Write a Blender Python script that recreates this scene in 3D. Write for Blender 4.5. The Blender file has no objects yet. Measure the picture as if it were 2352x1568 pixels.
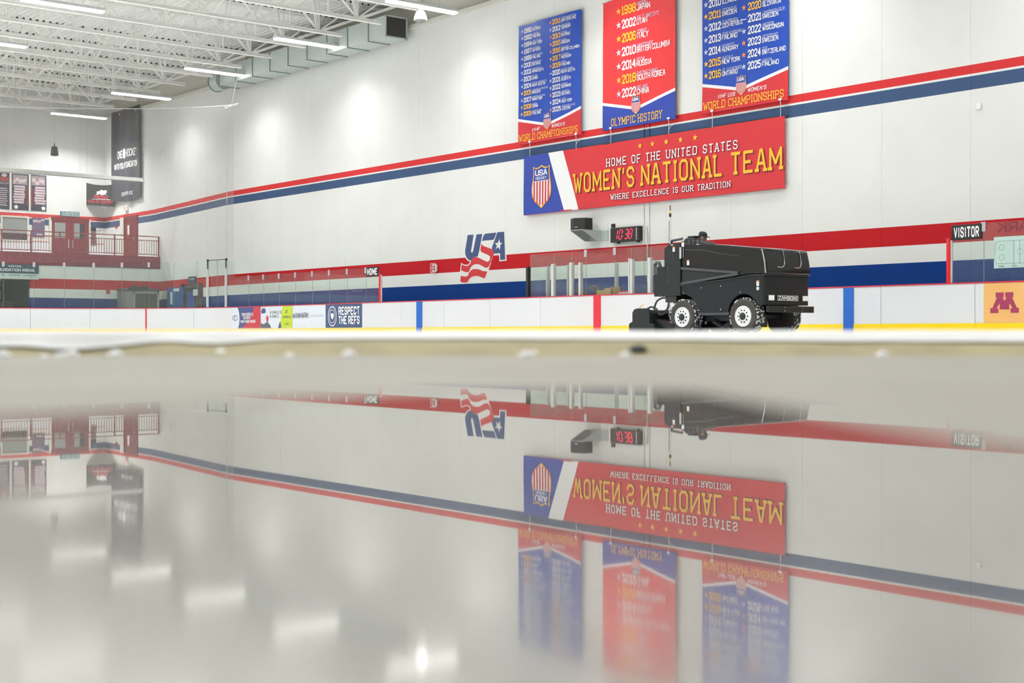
import bpy, bmesh, math, random
from mathutils import Vector, noise
random.seed(7)
D = bpy.data; SC = bpy.context.scene; COL = SC.collection
PI = math.pi

# ------------------------------------------------------------------ camera, world, exposure
# world axes: X runs along the rink, Y across it towards the long painted wall, ice surface at Z = 0
cd = D.cameras.new('camera'); cam = D.objects.new('camera', cd); COL.objects.link(cam)
cam.location = (0, 0, -0.006)
cam.rotation_euler = (PI/2, 0, math.radians(50.958))      # level, looking diagonally down the rink
cd.sensor_width = 36.0; cd.lens = 48.67; cd.shift_y = -0.0064
cd.clip_start = 0.01; cd.clip_end = 300
cd.dof.use_dof = True; cd.dof.focus_distance = 34.0; cd.dof.aperture_fstop = 6.5
SC.camera = cam
SC.view_settings.view_transform = 'Standard'
SC.view_settings.look = 'None'
SC.view_settings.gamma = 1.0
SC.view_settings.use_curve_mapping = False
SC.view_settings.exposure = 0.0
wd = D.worlds.new('world'); SC.world = wd; wd.use_nodes = True
wd.node_tree.nodes['Background'].inputs[0].default_value = (0.8, 0.85, 0.9, 1)
wd.node_tree.nodes['Background'].inputs[1].default_value = 0.2
SC.cycles.use_denoising = True
SC.cycles.use_light_tree = True
SC.cycles.max_bounces = 5
SC.cycles.diffuse_bounces = 3
SC.cycles.use_adaptive_sampling = True
SC.cycles.adaptive_threshold = 0.2
SC.cycles.glossy_bounces = 3
SC.cycles.transparent_max_bounces = 24
SC.cycles.sample_clamp_indirect = 6.0
LAMP_POWER = 290.0          # watts per ceiling fixture over the ice
WALL_ROW_POWER = 105.0      # row along the long wall, turned down to soften its pools of light
LENS_GLOW = 10.0

# ------------------------------------------------------------------ materials
def lin(c):
    c = c/255.0
    return c/12.92 if c <= 0.04045 else ((c+0.055)/1.055)**2.4
def rgb(r, g, b): return (lin(r), lin(g), lin(b), 1.0)
MATS = {}
def mat(name, col, rough=0.5, metal=0.0, var=0.06, scale=6.0, spec=0.5, coat=0.0, emit=None, estr=0.0, bump=0.0):
    m = D.materials.new(name); m.use_nodes = True
    nt = m.node_tree; b = nt.nodes['Principled BSDF']
    b.inputs['Roughness'].default_value = rough
    b.inputs['Metallic'].default_value = metal
    b.inputs['Specular IOR Level'].default_value = spec
    if coat: b.inputs['Coat Weight'].default_value = coat; b.inputs['Coat Roughness'].default_value = 0.06
    tc = nt.nodes.new('ShaderNodeNewGeometry')
    nz = nt.nodes.new('ShaderNodeTexNoise'); nz.inputs['Scale'].default_value = scale; nz.inputs['Detail'].default_value = 4
    nt.links.new(tc.outputs['Position'], nz.inputs['Vector'])
    mx = nt.nodes.new('ShaderNodeMix'); mx.data_type = 'RGBA'
    lo = tuple(max(0, c*(1-var)) for c in col[:3])+(1,); hi = tuple(min(1, c*(1+var)) for c in col[:3])+(1,)
    mx.inputs[6].default_value = lo; mx.inputs[7].default_value = hi
    nt.links.new(nz.outputs['Fac'], mx.inputs[0]); nt.links.new(mx.outputs[2], b.inputs['Base Color'])
    if emit:
        b.inputs['Emission Color'].default_value = emit; b.inputs['Emission Strength'].default_value = estr
    if bump:
        bp = nt.nodes.new('ShaderNodeBump'); bp.inputs['Strength'].default_value = bump; bp.inputs['Distance'].default_value = 0.02
        nt.links.new(nz.outputs['Fac'], bp.inputs['Height']); nt.links.new(bp.outputs['Normal'], b.inputs['Normal'])
    MATS[name] = m
    return m

WHITE = rgb(231, 232, 228)
mat('paint_white', WHITE, 0.6, var=0.02, scale=1.5)
mat('trim_cream', rgb(215, 213, 202), 0.55, var=0.03)
mat('upper_wall', rgb(224, 221, 210), 0.7, var=0.03)
mat('joist_paint', rgb(244, 244, 238), 0.5, var=0.06, scale=1.2)
mat('deck_white', rgb(236, 236, 231), 0.6, var=0.10, scale=0.8, bump=0.15)
mat('flute_shade', rgb(38, 44, 48), 0.8)
mat('galvanised', rgb(192, 201, 198), 0.45, metal=0.1, var=0.10, scale=1.5)
mat('galv_dark', rgb(128, 140, 140), 0.5)
mat('grille_dark', rgb(62, 59, 58), 0.7)
mat('board_white', rgb(222, 223, 226), 0.35, var=0.02, scale=2)
mat('kick_yellow', rgb(250, 214, 10), 0.4, var=0.05, scale=3)
mat('cap_red', rgb(205, 48, 62), 0.4)
mat('line_red', rgb(226, 44, 60), 0.4, var=0.04)
mat('line_blue', rgb(20, 102, 196), 0.4, var=0.04)
mat('post_red', rgb(222, 24, 42), 0.35)
mat('alu', rgb(205, 208, 204), 0.35, metal=0.25, var=0.05)
mat('clip_grey', rgb(176, 178, 184), 0.4)
mat('black_plastic', rgb(38, 38, 40), 0.45, var=0.1)
mat('sign_black', rgb(28, 28, 29), 0.5)
mat('print_white', rgb(240, 240, 240), 0.45, var=0.02)
mat('print_gold', rgb(250, 190, 52), 0.45, var=0.05, scale=9)
mat('print_orange', rgb(240, 140, 80), 0.45)
mat('print_pale', rgb(196, 205, 228), 0.45)
mat('banner_red', rgb(214, 44, 54), 0.36, var=0.05, scale=1.2)
mat('banner_red2', rgb(231, 54, 60), 0.36, var=0.05, scale=1.2)
mat('banner_blue', rgb(22, 74, 180), 0.34, var=0.08, scale=1.0)
mat('banner_blue2', rgb(40, 68, 168), 0.36, var=0.06, scale=1.0)
mat('shadow_print', rgb(116, 24, 34), 0.45)
mat('logo_blue', rgb(58, 80, 126), 0.5)
mat('logo_red', rgb(208, 48, 54), 0.5)
mat('cord', rgb(200, 200, 205), 0.6)
mat('maroon', rgb(136, 50, 66), 0.5, var=0.05)
mat('maroon_door', rgb(128, 44, 58), 0.45, var=0.05)
mat('rail_maroon', rgb(140, 62, 70), 0.5)
mat('window_grey', rgb(150, 155, 152), 0.25, var=0.06)
mat('window_dark', rgb(60, 64, 66), 0.25, var=0.1)
mat('frame_cream', rgb(224, 221, 208), 0.5)
mat('wainscot', rgb(236, 236, 240), 0.5, var=0.02)
mat('orange_trim', rgb(214, 150, 120), 0.5)
mat('steel', rgb(190, 190, 186), 0.3, metal=0.7)
mat('recess_shade', rgb(46, 42, 46), 0.8)  # dark colour standing in for shade in the hallway and doorway
mat('door_blue', rgb(28, 84, 150), 0.4, var=0.08)
mat('door_frame_brown', rgb(84, 66, 62), 0.5)
mat('sign_teal', rgb(62, 118, 132), 0.5)
mat('sign_navy', rgb(52, 74, 98), 0.5)
mat('sign_pale', rgb(206, 222, 218), 0.5)
mat('banner_black', rgb(64, 63, 72), 0.55, var=0.2, scale=2.0)
mat('mega_black', rgb(48, 50, 54), 0.55, var=0.1)
mat('print_red', rgb(206, 58, 66), 0.5)
mat('poster_navy', rgb(50, 54, 72), 0.5, var=0.2, scale=14)
mat('poster_pink', rgb(206, 184, 190), 0.5, var=0.15, scale=12)
mat('poster_grey', rgb(150, 138, 140), 0.5, var=0.5, scale=9)
mat('poster_purple', rgb(106, 92, 122), 0.5, var=0.35, scale=12)
mat('poster_maroon', rgb(120, 44, 58), 0.5)
mat('siding', rgb(148, 148, 144), 0.6)
mat('siding_frame', rgb(168, 170, 166), 0.6)
mat('booth_door', rgb(92, 90, 80), 0.5, var=0.1)
mat('booth_roof', rgb(78, 82, 80), 0.7)
mat('tarp', rgb(60, 70, 66), 0.8)
mat('net_thread', rgb(186, 183, 180), 0.8, var=0.02)
mat('net_cable', rgb(216, 216, 214), 0.6)
mat('heater_steel', rgb(186, 187, 182), 0.6, metal=0.0)
mat('wire', rgb(190, 190, 188), 0.6)
mat('lamp_housing', rgb(226, 228, 228), 0.4)
mat('lamp_lens', rgb(250, 250, 250), 0.4, emit=(1.0, 0.985, 0.96, 1), estr=LENS_GLOW)
MATS['lamp_lens'].cycles.emission_sampling = 'NONE'
mat('dome_white', rgb(242, 242, 242), 0.3)
mat('led_red', rgb(255, 40, 70), 0.4, emit=(1.0, 0.035, 0.09, 1), estr=1.6)
mat('clock_black', rgb(36, 34, 34), 0.35)
mat('exit_pink', rgb(240, 150, 160), 0.4, emit=(1.0, 0.25, 0.3, 1), estr=0.5)
mat('fire_red', rgb(190, 40, 44), 0.4)
mat('zam_gloss', rgb(22, 21, 22), 0.06, spec=0.42, var=0.05, scale=2)
mat('zam_body', rgb(27, 30, 34), 0.3, var=0.3, scale=3, spec=0.3)
mat('zam_matt', rgb(34, 36, 38), 0.5, var=0.2, scale=5, spec=0.3)
mat('zam_trim', rgb(74, 77, 80), 0.35, metal=0.3)
mat('rubber', rgb(68, 64, 60), 0.85, var=0.15, scale=10)
mat('snow_clump', rgb(226, 229, 232), 0.8)
mat('rim_white', rgb(232, 233, 232), 0.35, metal=0.0, var=0.05)
mat('hub_black', rgb(30, 31, 33), 0.5)
mat('hose', rgb(46, 47, 49), 0.5)
mat('chrome', rgb(210, 212, 214), 0.15, metal=0.9)
mat('skin', rgb(214, 160, 138), 0.5, var=0.05)
mat('cap_cloth', rgb(36, 38, 42), 0.8)
mat('hair', rgb(40, 32, 28), 0.7)
mat('jacket', rgb(34, 36, 40), 0.75)
mat('scarf', rgb(226, 222, 220), 0.8)
mat('wood', rgb(206, 170, 108), 0.55, var=0.15, scale=5)
mat('orange_panel', rgb(238, 184, 112), 0.4, var=0.06, scale=8)
mat('m_maroon', rgb(168, 60, 96), 0.4, var=0.1)
mat('ad_navy', rgb(62, 86, 128), 0.4, var=0.06)
mat('ad_white', rgb(222, 228, 236), 0.4, var=0.04)
mat('ad_red', rgb(206, 62, 76), 0.4, var=0.08)
mat('ad_blue', rgb(74, 84, 140), 0.4, var=0.08)
mat('ad_lime', rgb(196, 214, 50), 0.4)
mat('ad_grey', rgb(92, 100, 112), 0.4)
mat('whiteboard', rgb(226, 236, 240), 0.35)
mat('rubber_floor', rgb(150, 148, 145), 0.6, var=0.1, scale=20)
mat('snow', rgb(250, 250, 251), 0.75, var=0.03, scale=40)
mat('ice_edge', rgb(168, 158, 120), 0.7, var=0.35, scale=22)
mat('crumb', rgb(84, 84, 84), 0.8)
mat('chair_black', rgb(44, 46, 50), 0.5)

def stripe_mat():
    m = D.materials.new('wall_paint_stripes'); m.use_nodes = True
    nt = m.node_tree; N = nt.nodes; L = nt.links; b = N['Principled BSDF']; b.inputs['Roughness'].default_value = 0.65; b.inputs['Specular IOR Level'].default_value = 0.15
    g = N.new('ShaderNodeNewGeometry'); sp = N.new('ShaderNodeSeparateXYZ'); L.new(g.outputs['Position'], sp.inputs[0])
    def mth(op, a, bb=None, cl=False):
        n = N.new('ShaderNodeMath'); n.operation = op; n.use_clamp = cl
        for i, v in enumerate((a, bb)):
            if v is None: continue
            if isinstance(v, (int, float)): n.inputs[i].default_value = v
            else: L.new(v, n.inputs[i])
        return n.outputs[0]
    # the painted bands sit a little lower at the far end of the hall
    k = mth('MULTIPLY', mth('ADD', sp.outputs[0], 57.0), -1/8.0, True)
    f = mth('ADD', mth('MULTIPLY', k, 0.042), 1.0)
    z = mth('DIVIDE', mth('MULTIPLY', sp.outputs[2], f), 14.0)
    cr = N.new('ShaderNodeValToRGB'); cr.color_ramp.interpolation = 'CONSTANT'
    W = WHITE
    stops = [(0.0, rgb(4, 56, 130)), (1.755, W), (2.235, rgb(192, 30, 38)), (2.700, W), (5.855, rgb(68, 90, 126)), (6.205, W), (6.262, rgb(216, 58, 60)), (6.495, W)]  # upper blue is greyed, with the wash of light put into it
    el = cr.color_ramp.elements
    el[0].position = 0; el[0].color = stops[0][1]
    el[1].position = stops[1][0]/14; el[1].color = stops[1][1]
    for p, c in stops[2:]:
        e = el.new(p/14); e.color = c
    L.new(z, cr.inputs[0])
    nz = N.new('ShaderNodeTexNoise'); nz.inputs['Scale'].default_value = 0.9; nz.inputs['Detail'].default_value = 6
    L.new(g.outputs['Position'], nz.inputs['Vector'])
    mr = N.new('ShaderNodeMapRange'); mr.inputs[3].default_value = 0.94; mr.inputs[4].default_value = 1.04
    L.new(nz.outputs['Fac'], mr.inputs[0])
    mx = N.new('ShaderNodeMix'); mx.data_type = 'RGBA'; mx.blend_type = 'MULTIPLY'; mx.inputs[0].default_value = 1
    L.new(cr.outputs[0], mx.inputs[6]); L.new(mr.outputs[0], mx.inputs[7]); L.new(mx.outputs[2], b.inputs['Base Color'])
    MATS['stripes'] = m
stripe_mat()

def glass_mat(name, tint, gl=1.0, ior=1.5):
    m = D.materials.new(name); m.use_nodes = True
    nt = m.node_tree; N = nt.nodes; L = nt.links
    N.remove(N['Principled BSDF']); out = N['Material Output']
    tr = N.new('ShaderNodeBsdfTransparent'); gl_ = N.new('ShaderNodeBsdfGlossy'); gl_.inputs['Roughness'].default_value = 0.02
    fr = N.new('ShaderNodeFresnel'); fr.inputs[0].default_value = ior
    nz = N.new('ShaderNodeTexNoise'); nz.inputs['Scale'].default_value = 3.0
    mx = N.new('ShaderNodeMix'); mx.data_type = 'RGBA'
    mx.inputs[6].default_value = tint; mx.inputs[7].default_value = tuple(min(1, c*1.03) for c in tint[:3])+(1,)
    L.new(nz.outputs['Fac'], mx.inputs[0]); L.new(mx.outputs[2], tr.inputs[0])
    ge = N.new('ShaderNodeNewGeometry'); mm = N.new('ShaderNodeMath'); mm.operation = 'SUBTRACT'; mm.inputs[0].default_value = 1.0; L.new(ge.outputs['Backfacing'], mm.inputs[1])
    mu = N.new('ShaderNodeMath'); mu.operation = 'MULTIPLY'; L.new(fr.outputs[0], mu.inputs[0]); L.new(mm.outputs[0], mu.inputs[1])
    ms = N.new('ShaderNodeMixShader'); L.new(mu.outputs[0], ms.inputs[0]); L.new(tr.outputs[0], ms.inputs[1]); L.new(gl_.outputs[0], ms.inputs[2])
    df = N.new('ShaderNodeBsdfDiffuse'); df.inputs[0].default_value = (0.75, 0.8, 0.78, 1)
    m2 = N.new('ShaderNodeMixShader'); m2.inputs[0].default_value = 0.035
    L.new(ms.outputs[0], m2.inputs[1]); L.new(df.outputs[0], m2.inputs[2]); L.new(m2.outputs[0], out.inputs[0])
    MATS[name] = m
glass_mat('glass', (0.90, 0.945, 0.92, 1))

def ice_mat():
    m = mat('ice', rgb(247, 249, 250), 0.22, var=0.03, scale=0.6)
ice_mat()

def damp_mat():
    # damp rough concrete of the entry: uneven sheen
    m = mat('damp_floor', rgb(160, 155, 145), 0.6, var=0.14, scale=7)
    nt = m.node_tree; b = nt.nodes['Principled BSDF']
    nz = nt.nodes.new('ShaderNodeTexNoise'); nz.inputs['Scale'].default_value = 7; nz.inputs['Detail'].default_value = 5
    g = nt.nodes.new('ShaderNodeNewGeometry'); nt.links.new(g.outputs['Position'], nz.inputs['Vector'])
    mr = nt.nodes.new('ShaderNodeMapRange'); mr.inputs[1].default_value = 0.35; mr.inputs[2].default_value = 0.65; mr.inputs[3].default_value = 0.5; mr.inputs[4].default_value = 0.75
    nt.links.new(nz.outputs['Fac'], mr.inputs[0]); nt.links.new(mr.outputs[0], b.inputs['Roughness'])
damp_mat()

def water_mat():
    m = D.materials.new('melt_water'); m.use_nodes = True
    nt = m.node_tree; N = nt.nodes; L = nt.links
    b = N['Principled BSDF']; out = N['Material Output']
    b.inputs['Base Color'].default_value = (0.125, 0.12, 0.112, 1); b.inputs['Roughness'].default_value = 0.6; b.inputs['Specular IOR Level'].default_value = 0.0
    gl = N.new('ShaderNodeBsdfGlossy'); gl.inputs[0].default_value = (0.97, 0.95, 0.915, 1)
    g = N.new('ShaderNodeNewGeometry')
    nz = N.new('ShaderNodeTexNoise'); nz.inputs['Scale'].default_value = 30; nz.inputs['Detail'].default_value = 3
    L.new(g.outputs['Position'], nz.inputs['Vector'])
    mr = N.new('ShaderNodeMapRange'); mr.inputs[1].default_value = 0.3; mr.inputs[2].default_value = 0.7; mr.inputs[3].default_value = 0.003; mr.inputs[4].default_value = 0.02
    L.new(nz.outputs['Fac'], mr.inputs[0])
    # the film thins out and roughens towards the open end of the entry
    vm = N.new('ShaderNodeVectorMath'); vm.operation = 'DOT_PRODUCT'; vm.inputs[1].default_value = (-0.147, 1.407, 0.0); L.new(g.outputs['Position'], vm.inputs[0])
    m2 = N.new('ShaderNodeMapRange'); m2.inputs[1].default_value = 0.06; m2.inputs[2].default_value = 0.125; m2.inputs[3].default_value = 0.09; m2.inputs[4].default_value = 0.0; L.new(vm.outputs['Value'], m2.inputs[0])
    ad = N.new('ShaderNodeMath'); ad.operation = 'ADD'; L.new(mr.outputs[0], ad.inputs[0]); L.new(m2.outputs[0], ad.inputs[1]); L.new(ad.outputs[0], gl.inputs['Roughness'])
    fr = N.new('ShaderNodeFresnel'); fr.inputs[0].default_value = 3.0
    ms = N.new('ShaderNodeMixShader'); L.new(fr.outputs[0], ms.inputs[0]); L.new(b.outputs[0], ms.inputs[1]); L.new(gl.outputs[0], ms.inputs[2])
    # a second, broad glossy lobe adds soft haze over the reflection
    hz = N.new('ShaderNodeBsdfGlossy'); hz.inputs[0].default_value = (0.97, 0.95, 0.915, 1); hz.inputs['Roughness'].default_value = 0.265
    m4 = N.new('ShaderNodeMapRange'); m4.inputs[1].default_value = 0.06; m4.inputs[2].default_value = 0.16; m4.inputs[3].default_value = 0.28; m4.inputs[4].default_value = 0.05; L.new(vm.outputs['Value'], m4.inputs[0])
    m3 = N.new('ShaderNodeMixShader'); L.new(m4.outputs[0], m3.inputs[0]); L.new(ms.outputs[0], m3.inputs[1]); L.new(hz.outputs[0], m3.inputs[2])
    L.new(m3.outputs[0], out.inputs[0])
    MATS['water'] = m
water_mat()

# ------------------------------------------------------------------ mesh helpers
def wloc(o):
    v = Vector((0, 0, 0))
    while o is not None: v += o.location; o = o.parent
    return v
class MB:
    def __init__(s): s.v = []; s.f = []
    def quad(s, *p):
        n = len(s.v); s.v += [tuple(q) for q in p]; s.f.append(tuple(range(n, n+len(p)))); return s
    def box(s, x0, x1, y0, y1, z0, z1):
        n = len(s.v)
        s.v += [(x0,y0,z0),(x1,y0,z0),(x1,y1,z0),(x0,y1,z0),(x0,y0,z1),(x1,y0,z1),(x1,y1,z1),(x0,y1,z1)]
        s.f += [tuple(n+i for i in q) for q in ((3,2,1,0),(4,5,6,7),(0,1,5,4),(1,2,6,5),(2,3,7,6),(3,0,4,7))]; return s
    def prism(s, pts, a0, a1, axis='y'):
        n = len(s.v); k = len(pts)
        for a in (a0, a1):
            for p, q in pts:
                s.v.append({'y': (p, a, q), 'x': (a, p, q), 'z': (p, q, a)}[axis])
        s.f.append(tuple(range(n, n+k))); s.f.append(tuple(range(n+2*k-1, n+k-1, -1)))
        for i in range(k):
            j = (i+1) % k; s.f.append((n+j, n+i, n+k+i, n+k+j))
        return s
    def tube(s, pts, r, n=6, cap=True):
        pts = [Vector(p) for p in pts]; rings = []
        up = Vector((0.13, 0.21, 0.97))
        for i, p in enumerate(pts):
            d = (pts[min(i+1, len(pts)-1)] - pts[max(i-1, 0)]).normalized()
            a = d.cross(up)
            if a.length < 1e-3: a = d.cross(Vector((1, 0, 0)))
            a.normalize(); b = d.cross(a); rr = r[i] if isinstance(r, (list, tuple)) else r
            base = len(s.v); rings.append(base)
            for k in range(n):
                t = 2*PI*k/n; s.v.append(tuple(p + a*rr*math.cos(t) + b*rr*math.sin(t)))
        for i in range(len(rings)-1):
            for k in range(n):
                s.f.append((rings[i]+k, rings[i]+(k+1) % n, rings[i+1]+(k+1) % n, rings[i+1]+k))
        if cap:
            s.f.append(tuple(rings[0]+k for k in range(n-1, -1, -1))); s.f.append(tuple(rings[-1]+k for k in range(n)))
        return s
    def lathe(s, prof, c, axis='y', n=24, a0=0.0):
        # prof: (radius, along axis)
        rings = []
        for r, h in prof:
            base = len(s.v); rings.append(base)
            for k in range(n):
                t = a0+2*PI*k/n; u, w = r*math.cos(t), r*math.sin(t)
                s.v.append({'y': (c[0]+u, c[1]+h, c[2]+w), 'x': (c[0]+h, c[1]+u, c[2]+w), 'z': (c[0]+u, c[1]+w, c[2]+h)}[axis])
        for i in range(len(rings)-1):
            for k in range(n):
                s.f.append((rings[i]+k, rings[i]+(k+1) % n, rings[i+1]+(k+1) % n, rings[i+1]+k))
        s.f.append(tuple(rings[0]+k for k in range(n-1, -1, -1))); s.f.append(tuple(rings[-1]+k for k in range(n)))
        return s
    def build(s, name, m, parent=None, smooth=False, bevel=0.0, loc=None):
        off = wloc(parent)
        if loc is not None: off = off + Vector(loc)
        me = D.meshes.new(name); me.from_pydata([tuple(Vector(v)-off) for v in s.v], [], s.f)
        me.materials.append(MATS[m])
        bm = bmesh.new(); bm.from_mesh(me); bmesh.ops.recalc_face_normals(bm, faces=bm.faces); bm.to_mesh(me); bm.free()
        if smooth: me.shade_smooth(); me.set_sharp_from_angle(angle=math.radians(38))
        o = D.objects.new(name, me); COL.objects.link(o)
        if loc is not None: o.location = loc
        if parent is not None: o.parent = parent
        if name in ('lettering', 'side_lettering', 'shield_lettering', 'roster_lines', 'photo_figures', 'print_lines', 'diagram_lines', 'rim_holes', 'shield_stripes', 'plate_border', 'badge', 'print_shape'): o['kind'] = 'stuff'
        if bevel:
            md = o.modifiers.new('bevel', 'BEVEL'); md.width = bevel; md.segments = 2; md.limit_method = 'ANGLE'; md.angle_limit = math.radians(30)
        return o
def tag(o, label=None, cat=None, group=None, kind=None):
    if label: o['label'] = label
    if cat: o['category'] = cat
    if group: o['group'] = group
    if kind: o['kind'] = kind
    return o
def empty(name, loc, label=None, cat=None, group=None, kind=None):
    o = D.objects.new(name, None); o.empty_display_size = 0.1; COL.objects.link(o); o.location = loc
    return tag(o, label, cat, group, kind)
def dup(o, parent=None, loc=None):
    c = o.copy(); COL.objects.link(c); c.parent = parent
    if loc is not None: c.location = loc
    return c
def dup_tree(o, loc, parent=None):
    c = dup(o, parent, loc)
    for ch in list(o.children):
        dup_tree(ch, ch.location.copy(), c)
    return c
def box_obj(name, b, m, parent=None, bevel=0.0, smooth=False):
    return MB().box(*b).build(name, m, parent, bevel=bevel, smooth=smooth)

# ------------------------------------------------------------------ block lettering (strokes on a 4 x 6 grid)
G = {
'A': (4, [[(0,0),(1.6,6),(2.4,6),(4,0)], [(.7,2),(3.3,2)]]),
'B': (4, [[(0,0),(0,6),(3,6),(4,5.2),(4,4),(3.2,3.1),(0,3.1)], [(3.2,3.1),(4,2.2),(4,.9),(3,0),(0,0)]]),
'C': (4, [[(4,4.5),(4,5),(3,6),(1,6),(0,5),(0,1),(1,0),(3,0),(4,1),(4,1.5)]]),
'D': (4, [[(0,0),(0,6),(3,6),(4,5),(4,1),(3,0),(0,0)]]),
'E': (4, [[(4,6),(0,6),(0,0),(4,0)], [(0,3),(3,3)]]),
'F': (4, [[(4,6),(0,6),(0,0)], [(0,3),(3,3)]]),
'G': (4, [[(4,4.5),(4,5),(3,6),(1,6),(0,5),(0,1),(1,0),(3,0),(4,1),(4,2.8),(2.4,2.8)]]),
'H': (4, [[(0,0),(0,6)], [(4,0),(4,6)], [(0,3),(4,3)]]),
'I': (1.2, [[(.6,0),(.6,6)]]),
'J': (4, [[(4,6),(4,1),(3,0),(1,0),(0,1),(0,2)]]),
'K': (4, [[(0,0),(0,6)], [(4,6),(.4,2.7)], [(1.4,3.6),(4,0)]]),
'L': (3.6, [[(0,6),(0,0),(3.6,0)]]),
'M': (5, [[(0,0),(0,6),(2.5,1.6),(5,6),(5,0)]]),
'N': (4.2, [[(0,0),(0,6),(4.2,0),(4.2,6)]]),
'O': (4, [[(1,0),(0,1),(0,5),(1,6),(3,6),(4,5),(4,1),(3,0),(1,0)]]),
'P': (4, [[(0,0),(0,6),(3,6),(4,5),(4,3.8),(3,2.8),(0,2.8)]]),
'Q': (4, [[(1,0),(0,1),(0,5),(1,6),(3,6),(4,5),(4,1),(3,0),(1,0)], [(2.4,1.6),(4.2,-.4)]]),
'R': (4, [[(0,0),(0,6),(3,6),(4,5),(4,3.8),(3,2.8),(0,2.8)], [(2.2,2.8),(4,0)]]),
'S': (4, [[(4,4.6),(4,5),(3,6),(1,6),(0,5),(0,4),(1,3.1),(3,2.9),(4,2),(4,1),(3,0),(1,0),(0,1),(0,1.4)]]),
'T': (4, [[(0,6),(4,6)], [(2,0),(2,6)]]),
'U': (4, [[(0,6),(0,1),(1,0),(3,0),(4,1),(4,6)]]),
'V': (4, [[(0,6),(2,0),(4,6)]]),
'W': (5.4, [[(0,6),(1.4,0),(2.7,4.6),(4,0),(5.4,6)]]),
'X': (4, [[(0,0),(4,6)], [(0,6),(4,0)]]),
'Y': (4, [[(0,6),(2,3),(4,6)], [(2,3),(2,0)]]),
'Z': (4, [[(0,6),(4,6),(0,0),(4,0)]]),
'0': (4, [[(1,0),(0,1),(0,5),(1,6),(3,6),(4,5),(4,1),(3,0),(1,0)]]),
'1': (2, [[(0,5),(1,6),(1,0)], [(-.2,0),(2.2,0)]]),
'2': (4, [[(0,4.6),(0,5),(1,6),(3,6),(4,5),(4,4),(0,0),(4,0)]]),
'3': (4, [[(0,5),(1,6),(3,6),(4,5),(4,4),(3,3),(1.5,3)], [(3,3),(4,2),(4,1),(3,0),(1,0),(0,1)]]),
'4': (4, [[(3,0),(3,6),(0,2),(4,2)]]),
'5': (4, [[(4,6),(0,6),(0,3.5),(3,3.5),(4,2.6),(4,1),(3,0),(1,0),(0,1)]]),
'6': (4, [[(4,5),(3,6),(1,6),(0,5),(0,1),(1,0),(3,0),(4,1),(4,2.4),(3,3.3),(0,3.3)]]),
'7': (4, [[(0,6),(4,6),(1.4,0)]]),
'8': (4, [[(1,3.1),(0,4),(0,5),(1,6),(3,6),(4,5),(4,4),(3,3.1),(1,3.1),(0,2.2),(0,1),(1,0),(3,0),(4,1),(4,2.2),(3,3.1)]]),
'9': (4, [[(0,1),(1,0),(3,0),(4,1),(4,5),(3,6),(1,6),(0,5),(0,3.7),(1,2.8),(4,2.8)]]),
'.': (.8, [[(.4,0),(.4,.4)]]), ',': (.8, [[(.5,.4),(.2,-.9)]]), "'": (.8, [[(.4,6),(.3,4.6)]]), '-': (2.4, [[(.2,3),(2.2,3)]]),
'/': (2.5, [[(0,-.3),(2.5,6.3)]]), '|': (.8, [[(.4,-.5),(.4,6.5)]]), '&': (4, [[(4,0),(1,4.4),(1.2,5.6),(2,6),(2.8,5.4),(2.4,4.2),(.4,2.4),(0,1),(1,0),(2.6,.2),(4,2)]]),
}
def text_quads(s, h, width=None, th=1.05, slab=False, gap=1.5, space=2.6, shear=0.0, seg=0.12):
    """quads (u, v) for a line of lettering, baseline v = 0, cap height h"""
    k = h/6.0; segs = []; x = 0.0
    for ch in s:
        if ch == ' ': x += space; continue
        w, strokes = G[ch]
        for st in strokes:
            for a, b in zip(st, st[1:]): segs.append((x+a[0], a[1], x+b[0], b[1], True))
            if slab:
                for e, o in ((st[0], st[1]), (st[-1], st[-2])):
                    if (e[1] in (0, 6)) and abs(e[1]-o[1]) > 1.5: segs.append((x+e[0]-1.0, e[1], x+e[0]+1.0, e[1], False))
        x += w + gap
    total = (x - gap)*k
    fx = (width/total) if width else 1.0
    out = []; t = th/2
    for x0, y0, x1, y1, ext in segs:
        dx, dy = x1-x0, y1-y0; ln = math.hypot(dx, dy)
        if ln < 1e-6: continue
        dx, dy = dx/ln, dy/ln; e = t*0.55 if ext else 0.0
        ax, ay, bx, by = x0-dx*e, y0-dy*e, x1+dx*e, y1+dy*e
        n = max(1, int(ln*k*max(fx, 1)/seg + 0.999))
        for i in range(n):
            p, q = i/n, (i+1)/n
            cs = []
            for (f, sg) in ((p, 1), (q, 1), (q, -1), (p, -1)):
                X = ax+(bx-ax)*f - dy*t*sg; Y = ay+(by-ay)*f + dx*t*sg
                Y = min(max(Y, -t*0.8-1.0), 6+t*0.8+0.7)
                cs.append(((X + shear*Y)*k*fx, Y*k))
            out.append(cs)
    return out, total*fx
def emit(mb, pts, i):
    # strokes overlap: stack them a fraction of a millimetre apart, away from the surface
    p = [Vector(q) for q in pts]; n = (p[1]-p[0]).cross(p[2]-p[0])
    if n.length < 1e-12: return
    n.normalize()
    if (n.y > 0 and abs(n.y) >= abs(n.x)) or (abs(n.x) > abs(n.y) and n.x < 0): n = -n
    o = n*(0.0003*(i % 20)); mb.quad(*[tuple(q+o) for q in p])
def put_text(mb, s, u, v, h, fn, width=None, align='l', **kw):
    q, w = text_quads(s, h, width, **kw)
    if align == 'c': u -= w/2
    if align == 'r': u -= w
    for i, c in enumerate(q): emit(mb, [fn(u+a, v+b) for a, b in c], i)
    return w
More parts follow.
